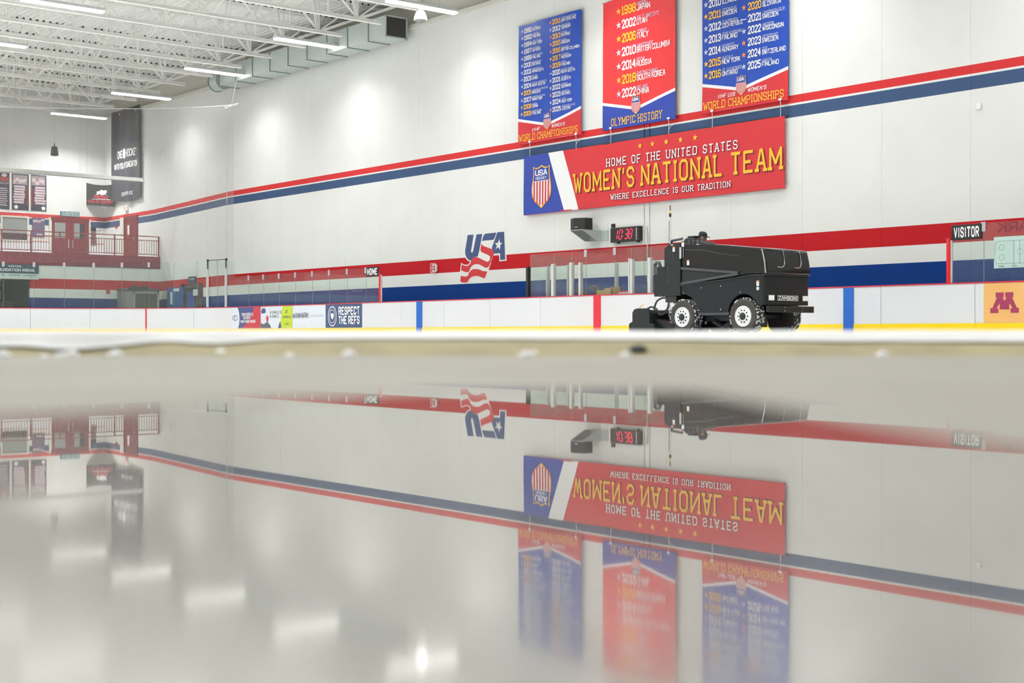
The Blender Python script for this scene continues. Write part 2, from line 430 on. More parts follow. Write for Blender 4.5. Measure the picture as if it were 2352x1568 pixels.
def letters(s, u, v, h, fn, m, parent, width=None, align='l', name='letter', **kw):
    # every letter a part of its own
    total = text_quads(s, h, None, **kw)[1]; fx = (width/total) if width else 1.0
    gap = kw.get('gap', 1.5); space = kw.get('space', 2.6); k = h/6.0; x = 0.0
    if align == 'c': u -= total*fx/2
    for ch in s:
        if ch == ' ': x += space; continue
        q, w = text_quads(ch, h, G[ch][0]*k*fx, **kw); mb = MB()
        for i, c in enumerate(q): emit(mb, [fn(u+x*k*fx+a, v+b) for a, b in c], i)
        mb.build(name, m, parent); x += G[ch][0] + gap
def star_pts(u, v, r, r2=0.42, rot=0.0):
    return [(u + (r if i % 2 == 0 else r*r2)*math.sin(rot+i*PI/5), v + (r if i % 2 == 0 else r*r2)*math.cos(rot+i*PI/5)) for i in range(10)]
def put_star(mb, u, v, r, fn):
    p = star_pts(u, v, r); c = fn(u, v)
    for i in range(10): mb.quad(c, fn(*p[i]), fn(*p[(i+1) % 10]))

YB = 27.44      # face of the far boards
YW = 29.64      # face of the long wall
XL = -64.2      # lower end wall / balcony front
XE = -71.0      # upper end wall

# ------------------------------------------------------------------ setting: floor, ice, walls, ceiling
fwd = Vector((-0.77668, 0.62989)); rgt = Vector((0.62989, 0.77668))
EDGE_D = 1.40
def edge_pt(t, d): return fwd*d + rgt*t
ZF = -0.026
# wet entry floor in front of the ice
o = MB().box(-3.5, 14, -13, 4.0, ZF-0.12, ZF).build('floor_entry', 'damp_floor')
tag(o, 'damp grey entry floor in front of the ice edge', 'floor', kind='structure')
# puddle: shallow film with an uneven outline
def puddle():
    mb = MB(); far = []
    for i in range(161):
        t = -0.8 + 1.6*i/160
        # far shoreline, curving nearer at both sides
        d = 0.455 + 0.02*noise.noise(Vector((t*9.0, 1.7, 0))) + 0.012*noise.noise(Vector((t*31, 4.7, 0)))
        d -= 1.5*max(0.0, -t-0.025) + 10.0*max(0.0, t-0.060)
        far.append(edge_pt(t, max(d, 0.16)))
    z0, z1 = ZF, ZF+0.0012
    near = [edge_pt(-0.8, -0.8), edge_pt(0.8, -0.8)]
    pts = [(p.x, p.y) for p in far] + [(near[1].x, near[1].y), (near[0].x, near[0].y)]
    mb.prism(pts, z0, z1, 'z')
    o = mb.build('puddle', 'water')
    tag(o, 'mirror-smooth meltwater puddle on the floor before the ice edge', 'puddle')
puddle()
# ice sheet: one slab whose near rim crosses the view
def ice():
    root = empty('floor', (-20, 13, 0), 'smooth white ice sheet of the hockey rink', 'ice', kind='structure')
    R = 8.53
    pts = []
    n = 60
    for i in range(n+1):
        t = -4.0 + 8.0*i/n
        p = edge_pt(t, EDGE_D + 0.06 + 0.03*noise.noise(Vector((t*2.2, 0.3, 0))) + 0.012*noise.noise(Vector((t*9, 5.3, 0))))
        pts.append((p.x, p.y))
    far = [(0.5, 20), (-2, 25), (-7.9, YB), (-51.84, YB)]
    for i in range(1, 13):
        a = PI/2 + (PI/2)*i/12; far.append((-51.84+R*math.cos(a), 18.91+R*math.sin(a)))
    far += [(-60.37, 10.0)]
    for i in range(1, 9):
        a = PI + (PI/2)*i/8; far.append((-51.84+R*math.cos(a), 10.0+R*math.sin(a)))
    far += [(-7.0, 1.5), (-5.0, 0.2)]
    poly = pts + far
    o = MB().prism(poly, ZF-0.05, -0.003, 'z').build('ice_slab', 'ice', root)
    # rim seen from the low lens: khaki underside and a crust of snow on top
    mb = MB(); ms = MB()
    N = 260
    prev = None
    for i in range(N+1):
        t = -2.2 + 4.4*i/N
        d = EDGE_D - 0.012 + 0.010*noise.noise(Vector((t*5, 8.3, 0)))
        top = -0.0085 + 0.0010*noise.noise(Vector((t*12, 2.2, 0)))
        # the khaki edge thins out towards the left of the entry
        a = edge_pt(t, d); b = edge_pt(t, d+0.10)
        cur = (a, b, top)
        if prev:
            (a0, b0, t0), (a1, b1, t1) = prev, cur
            c0, c1 = a0-fwd*0.11, a1-fwd*0.11
            mb.quad((c0.x, c0.y, ZF-0.004), (c1.x, c1.y, ZF-0.004), (a1.x, a1.y, t1), (a0.x, a0.y, t0))
            mb.quad((a0.x, a0.y, t0), (a1.x, a1.y, t1), (b1.x, b1.y, t1), (b0.x, b0.y, t0))
        prev = cur
    o = mb.build('ice_rim', 'ice_edge', root); o['label'] = 'dirty khaki edge under the ice'
    rows = []
    for i in range(N+1):
        t = -2.2 + 4.4*i/N
        d = EDGE_D - 0.012 + 0.010*noise.noise(Vector((t*5, 8.3, 0)))
        h = 0.0010*noise.noise(Vector((t*9, 1.1, 0))) + 0.0007*noise.noise(Vector((t*40, 1.1, 0)))
        lip = -0.0118 + 0.0014*math.sin(t*5.5+1.9) + 0.0012*noise.noise(Vector((t*17, 9.9, 0)))
        if t < -0.24: lip -= 0.012*min(1.0, (-0.24-t)*6.0)*max(0.0, min(1.0, 0.62+1.1*noise.noise(Vector((t*13, 2.7, 0)))))
        foot = d - 0.11*(1-(lip-ZF)/0.0175)      # where the crust meets the sloping rim
        prof = [(foot+0.004, lip-0.0008), (foot-0.002, lip+0.0008), (foot+0.006, lip+0.0036), (foot+0.016, -0.0042+h), (foot+0.040, -0.0014+h), (d+0.10, -0.0016+h), (d+0.5, -0.0029)]
        rows.append([(edge_pt(t, a), z) for a, z in prof])
    for r0, r1 in zip(rows, rows[1:]):
        for j in range(len(r0)-1):
            q = [r0[j], r1[j], r1[j+1], r0[j+1]]
            ms.quad(*[(p.x, p.y, z) for p, z in q])
    o = ms.build('snow_crust', 'snow', root, smooth=True); o['label'] = 'crust of white snow along the ice edge'
    # lumps of slush at the foot of the rim
    rnd = random.Random(12)
    for i in range(22):
        t = rnd.uniform(-0.55, 0.55) if i > 9 else rnd.uniform(-0.55, -0.25)
        c = edge_pt(t, EDGE_D - 0.012 - rnd.uniform(0.06, 0.13)); r = rnd.uniform(0.004, 0.010)
        mb = MB().lathe([(r*0.9, 0), (r, r*0.25), (r*0.8, r*0.55), (r*0.35, r*0.85), (r*0.05, r*0.95)], (c.x, c.y, ZF-0.001), 'z', 8)
        mb.v = [(x+r*0.25*noise.noise(Vector((x*90, y*90, z*90))), y+r*0.25*noise.noise(Vector((y*90, x*90, 3))), z) for x, y, z in mb.v]
        mb.build('slush_lump', 'snow', root, smooth=True)
    # lines painted on the ice
    for nm, x, w, m in (('ice_line', -38.87, 0.30, 'line_blue'), ('ice_line', -29.87, 0.30, 'line_red'), ('ice_line', -20.89, 0.30, 'line_blue'), ('ice_line', -57.0, 0.05, 'line_red')):
        MB().quad((x-w/2, 3.2, -0.0015), (x+w/2, 3.2, -0.0015), (x+w/2, YB, -0.0015), (x-w/2, YB, -0.0015)).build(nm, m, root)
ice()
# crumb of rubber lying on the rim
def crumb():
    c = edge_pt(0.120, EDGE_D-0.085); mb = MB()
    mb.lathe([(0.003, -0.004), (0.008, -0.002), (0.009, 0.001), (0.006, 0.004), (0.001, 0.005)], (c.x, c.y, -0.020), 'z', 9)
    o = mb.build('rubber_crumb', 'crumb', smooth=True)
    tag(o, 'small dark rubber crumb stuck to the ice edge', 'crumb')
crumb()

# floor of the benches and lobby behind the boards
o = MB().box(-72, -7, YB+0.1, YW+0.3, -0.2, -0.004).build('floor_bench', 'rubber_floor'); tag(o, 'grey rubber floor of the players benches behind the boards', 'floor', kind='structure')
o = MB().box(-72, -60.5, -13, YB+0.1, -0.2, -0.004).build('floor_lobby', 'rubber_floor'); tag(o, 'grey lobby floor behind the end boards', 'floor', kind='structure')
o = MB().box(-60.5, -3.6, -13, 1.4, -0.2, -0.03).build('floor_near', 'rubber_floor'); tag(o, 'grey rubber floor along the near side of the rink', 'floor', kind='structure')
o = MB().box(-3.4, 14, 4.1, 31, -0.2, -0.06).build('floor_right', 'rubber_floor'); tag(o, 'grey floor at the near end of the hall', 'floor', kind='structure')

# long wall of precast panels with painted bands
WZ = 11.42
def long_wall():
    root = empty('wall_back', (-40, YW, 0), 'long white hall wall with red and blue painted bands', 'wall', kind='structure')
    x = -71.0; edges = [x]
    k = -52.26
    while k - 2.56 > x + 0.5: k -= 2.56
    while k < -14: edges.append(k); k += 2.56
    edges.append(13.5)
    protos = {}
    for a, b in zip(edges, edges[1:]):
        w = b-a-0.005; key = round(w, 3)
        if key in protos:
            o = dup(protos[key], root, Vector((a+0.0025, YW, 0)) - root.location)
        else:
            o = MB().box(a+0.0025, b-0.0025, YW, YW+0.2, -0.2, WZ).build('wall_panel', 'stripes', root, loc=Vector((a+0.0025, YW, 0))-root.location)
            protos[key] = o
    MB().box(-71.2, 13.5, YW+0.012, YW+0.4, -0.2, WZ-0.01).build('backing', 'trim_cream', root)
    MB().box(-71.2, 13.5, YW+0.3, YW+0.6, WZ-0.2, 12.95).build('upper_wall', 'upper_wall', root)
    return root
WALL = long_wall()
o = MB().box(-71, 13.5, YW-0.10, YW+0.3, WZ-0.02, WZ+0.13).build('trim_1', 'trim_cream', bevel=0.015)
tag(o, 'cream ledge along the top of the long wall', 'trim', kind='structure')
# end wall: upper part behind the balcony, lower part flush with the balcony front
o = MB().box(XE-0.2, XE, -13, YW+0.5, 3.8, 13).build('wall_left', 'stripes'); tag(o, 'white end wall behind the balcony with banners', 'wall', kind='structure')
ow = empty('wall_left_lower', (XL, 25, 0), 'lower end wall under the balcony with red and blue bands', 'wall', kind='structure')
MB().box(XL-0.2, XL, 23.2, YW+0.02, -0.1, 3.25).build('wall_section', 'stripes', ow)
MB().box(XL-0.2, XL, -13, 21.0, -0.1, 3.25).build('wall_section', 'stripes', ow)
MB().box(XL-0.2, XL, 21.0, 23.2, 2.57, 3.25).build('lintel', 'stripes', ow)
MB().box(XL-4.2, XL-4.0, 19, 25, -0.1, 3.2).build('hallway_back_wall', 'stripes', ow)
MB().box(XL-4.2, XL-0.2, 23.2, 23.4, -0.1, 3.2).build('hallway_side_wall', 'recess_shade', ow)
MB().box(XL-4.2, XL-0.2, 20.8, 21.0, -0.1, 3.2).build('hallway_side_wall', 'recess_shade', ow)
o = MB().box(XL-0.9, XL-0.86, 21.02, 22.7, -0.05, 1.55).build('hallway_dark_panel', 'sign_black', ow)  # thin upright dark panel low in the hallway
o = MB().box(-72, 14, -13.2, -13, -0.2, 13).build('wall_front', 'paint_white'); tag(o, 'white long wall on the camera side of the hall', 'wall', kind='structure')
o = MB().box(13.8, 14, -13, 31, -0.2, 13).build('wall_right', 'paint_white'); tag(o, 'white end wall behind the camera', 'wall', kind='structure')

# ceiling: ribbed roof deck running along the rink
def ceiling():
    mb = MB(); p = 0.27; y = -13.2
    prev = None; z0, z1 = 12.62, 12.70
    prof = []
    while y < 30.3:
        prof += [(y, z0), (y+0.10, z0), (y+0.135, z1), (y+0.235, z1)]
        y += p
    for (ya, za), (yb, zb) in zip(prof, prof[1:]):
        mb.quad((-71.4, ya, za), (14, ya, za), (14, yb, zb), (-71.4, yb, zb))
    mb.box(-71.4, 14, -13.4, 30.6, 12.8, 12.95)
    o = mb.build('ceiling', 'deck_white'); tag(o, 'white ribbed steel roof deck', 'ceiling', kind='structure')
ceiling()

# ------------------------------------------------------------------ roof joists
JX = [-36.80 - 2.652*k for k in range(13)]
def joists():
    y0, y1 = 5.6, 28.0; zb, zt = 11.27, 12.52
    x = JX[0]
    root = empty('roof_joist', (x, 28.0, zb))
    mb = MB().box(x-0.085, x+0.085, y0, y1, zb, zb+0.022)
    mb.box(x-0.045, x-0.03, y0, y1, zb+0.022, zb+0.13).box(x+0.03, x+0.045, y0, y1, zb+0.022, zb+0.13)
    mb.build('bottom_chord', 'joist_paint', root)
    mt = MB().box(x-0.085, x+0.085, y0, YW+0.25, zt+0.06, zt+0.085)
    mt.box(x-0.045, x-0.03, y0, YW+0.25, zt-0.03, zt+0.06).box(x+0.03, x+0.045, y0, YW+0.25, zt-0.03, zt+0.06)
    mt.build('top_chord', 'joist_paint', root)
    # web members: V diagonals from panel points, verticals between
    yn = 27.0; p = 2.45; n = 9
    diag_a = diag_b = vert = None
    def bar(name, a, b, w):
        mb = MB(); a = Vector((x, a[0], a[1])); b = Vector((x, b[0], b[1])); d = (b-a).normalized(); s = Vector((0, -d.z, d.y))*w/2
        t = Vector((0.03, 0, 0))
        P = [a-s-t, a+s-t, a+s+t, a-s+t, b-s-t, b+s-t, b+s+t, b-s+t]; k = len(mb.v); mb.v += [tuple(q) for q in P]
        mb.f += [(k+0,k+1,k+2,k+3),(k+4,k+7,k+6,k+5),(k+0,k+4,k+5,k+1),(k+1,k+5,k+6,k+2),(k+2,k+6,k+7,k+3),(k+3,k+7,k+4,k+0)]
        return mb.build(name, 'joist_paint', root)
    for i in range(n):
        yb = yn - p*i; dy = Vector((0, -p*i, 0))
        if i == 0:
            diag_a = bar('web_diagonal', (yb, zb+0.06), (yb-p/2, zt), 0.055)
            diag_b = bar('web_diagonal', (yb-p, zb+0.06), (yb-p/2, zt), 0.10)
            vert = bar('web_vertical', (yb, zb+0.06), (yb, zt), 0.05)
            v2 = bar('web_vertical', (yb-p/2, zb+0.06), (yb-p/2, zt), 0.035)
        else:
            for q in (diag_a, diag_b, vert, v2): dup(q, root, q.location + dy)
    bar('end_strut', (yn, zb+0.06), (29.75, zt-0.02), 0.10)
    bar('end_strut', (yn, zb+0.08), (28.55, zt), 0.05)
    bar('end_vertical', (yn-0.25, zt), (yn-0.05, zb+0.06), 0.11)
    # dark prisms stand in for shade in the flute gaps above the chord
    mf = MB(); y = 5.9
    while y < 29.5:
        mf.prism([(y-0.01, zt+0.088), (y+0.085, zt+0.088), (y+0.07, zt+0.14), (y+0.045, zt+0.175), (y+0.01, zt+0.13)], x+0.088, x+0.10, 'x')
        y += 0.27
    fo = mf.build('flute_gap_shade', 'flute_shade', root); fo['kind'] = 'stuff'
    names = ['first', 'second', 'third', 'fourth', 'fifth', 'sixth', 'seventh', 'eighth', 'ninth', 'tenth', 'eleventh', 'twelfth', 'last']
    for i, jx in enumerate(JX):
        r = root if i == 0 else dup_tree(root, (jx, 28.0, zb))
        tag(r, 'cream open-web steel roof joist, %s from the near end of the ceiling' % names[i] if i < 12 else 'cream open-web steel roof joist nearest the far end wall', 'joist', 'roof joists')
joists()
# bridging angles tying the joists together
def bridging():
    for yb, nm in ((22.6, 'near the duct'), (15.8, 'over mid ice')):
        root = empty('joist_bridging', (-50, yb, 11.4), 'thin cream cross bracing between the joists %s' % nm, 'bracing', 'cross bracing')
        for a, b in zip(JX, JX[1:]):
            MB().tube([(a, yb, 11.34), (b, yb, 12.5)], 0.022, 4).build('brace', 'joist_paint', root)
            MB().tube([(a, yb+0.05, 12.5), (b, yb+0.05, 11.34)], 0.022, 4).build('brace', 'joist_paint', root)
bridging()

# ------------------------------------------------------------------ ceiling lights
def lights():
    z = 11.08; L = 2.85
    la = D.lights.new('lamp', 'AREA'); la.shape = 'RECTANGLE'; la.size = 0.30; la.size_y = L-0.1; la.energy = LAMP_POWER; la.color = (0.985, 1.0, 0.98); la.spread = math.radians(150)
    lw = la.copy(); lw.size_y = 1.7; lw.energy = WALL_ROW_POWER; lw.spread = math.radians(130)
    x, y = -38.3, 27.15
    root = empty('ceiling_light', (x, y, z))
    mb = MB()
    mb.prism([(x-0.17, z+0.02), (x+0.17, z+0.02), (x+0.11, z+0.13), (x-0.11, z+0.13)], y-L/2, y+L/2, 'y'); mb.build('housing', 'lamp_housing', root)
    for k in (-1, 1):
        c = y + k*L/4
        mb = MB(); a, b = c-L/4+0.02, c+L/4-0.02
        mb.prism([(x-0.16, z+0.02), (x-0.12, z-0.035), (x+0.12, z-0.035), (x+0.16, z+0.02)], a, b, 'y')
        mb.build('lens', 'lamp_lens', root)
        MB().tube([(x, c, z+0.13), (x, c, 12.6)], 0.005, 4).build('hanger_wire', 'wire', root)
    lamp_data = {}
    lo = D.objects.new('lamp_light', la); COL.objects.link(lo); lo.parent = root; lo.location = (0, 0, -0.045)
    rows = [27.15, 17.65, 8.15, -1.35, -10.85]
    seen = {(0, 0): 'lit tube fixture beside the white dome camera', (1, 0): 'lit tube fixture in front of the metal duct', (2, 0): 'lit tube fixture at the far end of the metal duct', (3, 0): 'lit tube fixture between the duct and the end wall',
            (4, 0): 'lit tube fixture nearest the end wall, above the net', (1, 1): 'lit tube fixture nearest the top left of the ceiling', (2, 1): 'lit tube fixture cut off at the left side of the view'}
    for i in range(11):
        for j, yy in enumerate(rows):
            r = root if (i == 4 and j == 0) else dup_tree(root, (0, 0, 0))
            xi = -68.3 + 7.5*i
            r.location = (xi, yy, z)
            # lamp output is weighted along the hall to balance the brightness
            k = (1.4, 1.15, 1.1, 1.1, 1.05, 1.1, 1.25, 1.2, 0.6, 0.5, 0.5)[i]
            key = (i, j == 0)
            if key not in lamp_data:
                d_ = (lw if j == 0 else la).copy(); d_.energy *= k*(2.2 if (i == 0 and j == 0) else 1.0); lamp_data[key] = d_
            for c in r.children:
                if c.type == 'LIGHT': c.data = lamp_data[key]
            lab = seen.get((4-i, j), None)
            if (4-i) >= 0 and lab: tag(r, lab, 'light', 'ceiling tube lights')
            else: tag(r, 'lit tube fixture on the ceiling outside the view', 'light', 'ceiling tube lights out of view')
lights()
# white dome camera under the nearest light
def dome():
    c = (-38.62, 27.3, 10.72)
    root = empty('dome_camera', c, 'white dome camera hanging under the nearest ceiling light', 'camera')
    MB().lathe([(0.03, 0.33), (0.10, 0.32), (0.16, 0.26), (0.21, 0.12), (0.235, 0.0), (0.22, -0.01)], c, 'z', 20).build('shroud', 'dome_white', root, smooth=True)
    MB().lathe([(0.20, -0.01), (0.17, -0.05), (0.09, -0.075), (0.01, -0.08)], c, 'z', 18).build('dome', 'window_grey', root, smooth=True)
    MB().tube([(c[0], c[1], c[2]+0.32), (c[0], c[1], 12.62)], 0.03, 8).build('stem', 'lamp_housing', root)
dome()

# ------------------------------------------------------------------ duct along the long wall
def duct():
    root = empty('air_duct', (-48, 28.8, 10.9), 'galvanised rectangular air duct with dark grille along the wall top', 'duct')
    xs = [-42.45, -43.55, -45.0, -46.5, -48.0, -49.5, -51.0, -52.5, -54.0, -55.5]
    y0, y1, z0, z1 = 28.42, 29.36, 10.97, 11.74
    for a, b in zip(xs, xs[1:]):
        mb = MB(); n = len(mb.v)
        # slight pyramid crease on the front face of each section
        x0, x1 = b+0.01, a-0.01
        mb.box(x0, x1, y0, y1, z0, z1)
        cx, cz = (x0+x1)/2, (z0+z1)/2
        mb.quad((x0, y0, z0), (x1, y0, z0), (cx, y0-0.018, cz)); mb.quad((x1, y0, z0), (x1, y0, z1), (cx, y0-0.018, cz))
        mb.quad((x1, y0, z1), (x0, y0, z1), (cx, y0-0.018, cz)); mb.quad((x0, y0, z1), (x0, y0, z0), (cx, y0-0.018, cz))
        mb.build('duct_section', 'galvanised', root)
    for x in xs[1:]:
        MB().box(x-0.02, x+0.02, y0-0.03, y1+0.02, z0-0.03, z0).box(x-0.02, x+0.02, y0-0.03, y0, z0, z1).build('flange', 'galv_dark', root)
    x = xs[0]
    MB().box(x, x+0.05, y0-0.03, y0+0.03, z0-0.03, z1+0.02).box(x, x+0.05, y1-0.03, y1+0.03, z0-0.03, z1+0.02).box(x, x+0.05, y0, y1, z0-0.03, z0+0.03).box(x, x+0.05, y0, y1, z1-0.03, z1+0.02).build('grille_frame', 'galvanised', root)
    MB().box(x, x+0.02, y0+0.02, y1-0.02, z0+0.02, z1-0.02).build('grille_mesh', 'grille_dark', root)
    # round branch near the far end
    mb = MB().lathe([(0.42, -0.7), (0.42, 0.0)], (-56.0, 28.9, 11.35), 'x', 24); mb.build('round_branch', 'galvanised', root, smooth=True)
    mb = MB().lathe([(0.45, -0.03), (0.45, 0.03)], (-56.7, 28.9, 11.35), 'x', 24); mb.build('branch_collar', 'galv_dark', root, smooth=True)
    for x in (-44.2, -48.8, -53.2):
        MB().tube([(x, y0+0.05, z1), (x, y0+0.05, 12.6)], 0.012, 4).build('hanger_rod', 'wire', root)
duct()

# ------------------------------------------------------------------ rink boards
RC = Vector((-51.84, 18.91)); RR = 8.53
def path(s, off=0.0):
    """point at path distance s (s = X on the straight side); off > 0 towards the ice"""
    if s >= -51.84: return (s, YB - off)
    a = (-51.84 - s)/RR
    if a <= PI/2:
        r = RR - off; return (RC.x - r*math.sin(a), RC.y + r*math.cos(a))
    e = (-51.84 - s) - RR*PI/2
    return (-60.37 + off, RC.y - e)
def strip(mb, s0, s1, o0, o1, z0, z1, step=0.65):
    n = 1 if s0 >= -51.84 else max(1, int(abs(s1-s0)/step+0.99))
    base = len(mb.v)
    for i in range(n+1):
        s = s0+(s1-s0)*i/n
        a, b = path(s, o0), path(s, o1)
        mb.v += [(a[0], a[1], z0), (b[0], b[1], z0), (b[0], b[1], z1), (a[0], a[1], z1)]
    for i in range(n):
        p, q = base+4*i, base+4*i+4
        for k in range(4):
            mb.f.append((p+k, p+(k+1) % 4, q+(k+1) % 4, q+k))
    mb.f.append((base, base+1, base+2, base+3)); e = base+4*n; mb.f.append((e+3, e+2, e+1, e))
    return mb
BZ = 1.14
BRD = empty('dasher_boards', (-30, YB, 0), 'white rink boards with yellow kickplate and thin red cap rail', 'boards')
def boards():
    root = BRD
    seams = [-52.46+2.5*k for k in range(-9, 18)]
    for a, b in zip(seams, seams[1:]):
        strip(MB(), a+0.006, b-0.006, -0.10, 0.0, 0.02, BZ).build('board_panel', 'board_white', root)
        strip(MB(), a+0.003, b-0.003, -0.02, 0.014, 0.0, 0.255).build('kickplate', 'kick_yellow', root)
        strip(MB(), a, b, -0.12, 0.02, BZ, BZ+0.03).build('cap_rail', 'cap_red', root)
    for s, w, m in ((-38.872, 0.335, 'line_blue'), (-29.874, 0.302, 'line_red'), (-20.894, 0.30, 'line_blue'), (-57.42, 0.062, 'line_red')):
        strip(MB(), s-w/2, s+w/2, 0.0, 0.018, 0.02, BZ+0.002).build('painted_line', m, root)
boards()

# printed panels on the boards
def on_board(off): return lambda u, v: (*path(u, off), v)
def advert(s0, s1, m, label):
    o = strip(MB(), s0+0.008, s1-0.008, 0.0, 0.004, 0.262, BZ-0.005).build('advert', m, BRD); o['label'] = label
    return o
def fan(mb, f, pts):
    cu = sum(p[0] for p in pts)/len(pts); cv = sum(p[1] for p in pts)/len(pts); c = f(cu, cv)
    for i in range(len(pts)): mb.quad(c, f(*pts[i]), f(*pts[(i+1) % len(pts)]))
def poly_board(pts, m, par, off=0.007, nm='print_shape'):
    mb = MB(); us = [u for u, v in pts]
    if min(us) < -51.84:
        fan(mb, on_board(off+0.006), [(p[0]+(q[0]-p[0])*k/6, p[1]+(q[1]-p[1])*k/6) for p, q in zip(pts, pts[1:]+pts[:1]) for k in range(6)])
    else: mb.quad(*[(u, YB-off, v) for u, v in pts])
    return mb.build(nm, m, par)
def ring(u, v, ru, rv, a0=0.0, a1=2*PI, n=28): return [(u+ru*math.cos(a0+(a1-a0)*i/n), v+rv*math.sin(a0+(a1-a0)*i/n)) for i in range(n)]
def adverts():
    f = on_board(0.016)
    # red and blue slogan panel
    a = advert(-52.46, -50.0, 'ad_blue', 'red and blue slogan panel with white badge end')
    poly_board([(-52.45, 0.265), (-51.92, 0.265), (-51.80, 0.48), (-51.78, 0.70), (-51.83, 0.95), (-51.95, 1.13), (-52.45, 1.13)], 'ad_white', a)
    poly_board([(-51.55, 0.265), (-50.01, 0.265), (-50.01, 1.13), (-50.55, 1.13), (-50.75, 0.80), (-51.2, 0.50)], 'ad_red', a)
    mb = MB(); rr, r2 = ring(-52.15, 0.70, 0.23, 0.115), ring(-52.15, 0.70, 0.19, 0.085)
    for i in range(28): mb.quad(*[f(*q) for q in (rr[i], rr[(i+1) % 28], r2[(i+1) % 28], r2[i])])
    put_text(mb, 'R', -52.24, 0.64, 0.12, f); mb.build('badge', 'ad_grey', a)
    mb = MB()
    put_text(mb, 'YOUR SCORE IS', -51.6, 0.79, 0.10, f, width=0.95, th=1.5); put_text(mb, 'THE MIGHTY', -51.45, 0.65, 0.10, f, width=0.62, th=1.5); put_text(mb, 'WHAT MUSIC MAKES', -51.68, 0.50, 0.10, f, width=1.25, th=1.5)
    mb.build('lettering', 'print_white', a)
    # smile panel with goalkeeper figure and lime corner
    a = advert(-50.0, -47.46, 'ad_white', 'pale panel reading a smile is a smile with lime corner')
    poly_board([(-48.45, 0.265), (-47.47, 0.265), (-47.47, 1.13), (-48.22, 1.13), (-48.35, 0.70)], 'ad_lime', a)
    poly_board([(-48.6, 0.265), (-48.3, 0.265), (-48.42, 0.55)], 'ad_navy', a, 0.009)
    poly_board([(-49.98, 0.265), (-49.15, 0.265), (-49.22, 0.40), (-49.55, 0.50), (-49.75, 0.42), (-49.98, 0.48)], 'ad_grey', a)
    poly_board(ring(-49.74, 0.76, 0.16, 0.24), 'ad_white', a, 0.008, 'figure_face')
    poly_board([(-49.93, 0.85), (-49.60, 0.88), (-49.58, 1.00), (-49.70, 1.08), (-49.85, 1.06), (-49.94, 0.98)], 'ad_navy', a, 0.010, 'figure_cap')
    poly_board(ring(-49.45, 0.64, 0.09, 0.14), 'ad_red', a, 0.010, 'figure_glove')
    poly_board([(-49.42, 0.27), (-49.25, 0.27), (-49.40, 0.52), (-49.50, 0.50)], 'ad_grey', a, 0.011)
    mb = MB(); put_text(mb, 'A SMILE IS', -49.22, 0.84, 0.105, f, width=0.92, th=.8); put_text(mb, 'A SMILE.', -49.22, 0.68, 0.105, f, width=0.75, th=.8); put_text(mb, "//", -47.98, 0.86, 0.12, f, th=1.2)
    put_text(mb, "MERRI'S", -48.18, 0.66, 0.08, f, width=0.62, th=.9); put_text(mb, 'ICE', -48.05, 0.40, 0.05, f, width=0.35, th=.9)
    mb.build('lettering', 'ad_grey', a)
    # WINMARK panel
    a = advert(-47.46, -45.0, 'ad_white', 'pale panel reading winmark')
    letters('WINMARK', -47.42, 0.66, 0.18, f, 'ad_grey', a, width=1.18, th=.8)
    mb = MB(); put_text(mb, 'THE FRANCHISE COMPANY', -46.12, 0.70, 0.06, f, width=1.0, th=.8); mb.build('lettering', 'print_pale', a)
    # RESPECT THE REFS
    a = advert(-45.0, -42.47, 'ad_navy', 'navy panel reading respect the refs')
    mb = MB(); letters('RESPECT', -44.04, 0.76, 0.25, f, 'print_white', a, width=1.40, th=1.5, gap=2.0); letters('THE REFS', -44.04, 0.42, 0.25, f, 'print_white', a, width=1.40, th=1.5, gap=2.0)
    for r_ in ((0.31, 0.38, 0.275, 0.34), (0.215, 0.26, 0.19, 0.235)):
        rr, r2 = ring(-44.50, 0.69, r_[0], r_[1]), ring(-44.50, 0.69, r_[2], r_[3])
        for i in range(28): mb.quad(*[f(*q) for q in (rr[i], rr[(i+1) % 28], r2[(i+1) % 28], r2[i])])
    mb.quad(*[f(*q) for q in [(-44.62, 0.80), (-44.38, 0.80), (-44.40, 0.66), (-44.50, 0.56), (-44.60, 0.66)]])
    mb.build('badge', 'print_white', a)
    poly_board([(-44.58, 0.72), (-44.42, 0.72), (-44.44, 0.66), (-44.5, 0.60), (-44.56, 0.66)], 'ad_red', a, 0.013)
    # orange M panel at the right
    a = advert(-17.25, -14.98, 'orange_panel', 'orange panel with big maroon letter M')
    cx, w, z0, z1 = -16.73, 0.345, 0.475, 0.925
    def MP(p): return [(cx+u*w, z0+(z1-z0)*v) for u, v in p]
    for p in ([(-.62,1),(-.05,1),(-.05,.76),(-.14,.76),(0,.58),(0,.17),(-.33,.17),(-.33,.38),(-.36,.46),(-.56,.22),(-.43,.22),(-.43,0),(-1,0),(-1,.24),(-.86,.24),(-.52,.76),(-.62,.76)],
              [(.62,1),(.05,1),(.05,.76),(.14,.76),(0,.58),(0,.17),(.33,.17),(.33,.38),(.36,.46),(.56,.22),(.43,.22),(.43,0),(1,0),(1,.24),(.86,.24),(.52,.76),(.62,.76)]):
        poly_board(MP(p), 'm_maroon', a, 0.008, 'letter_half')
adverts()

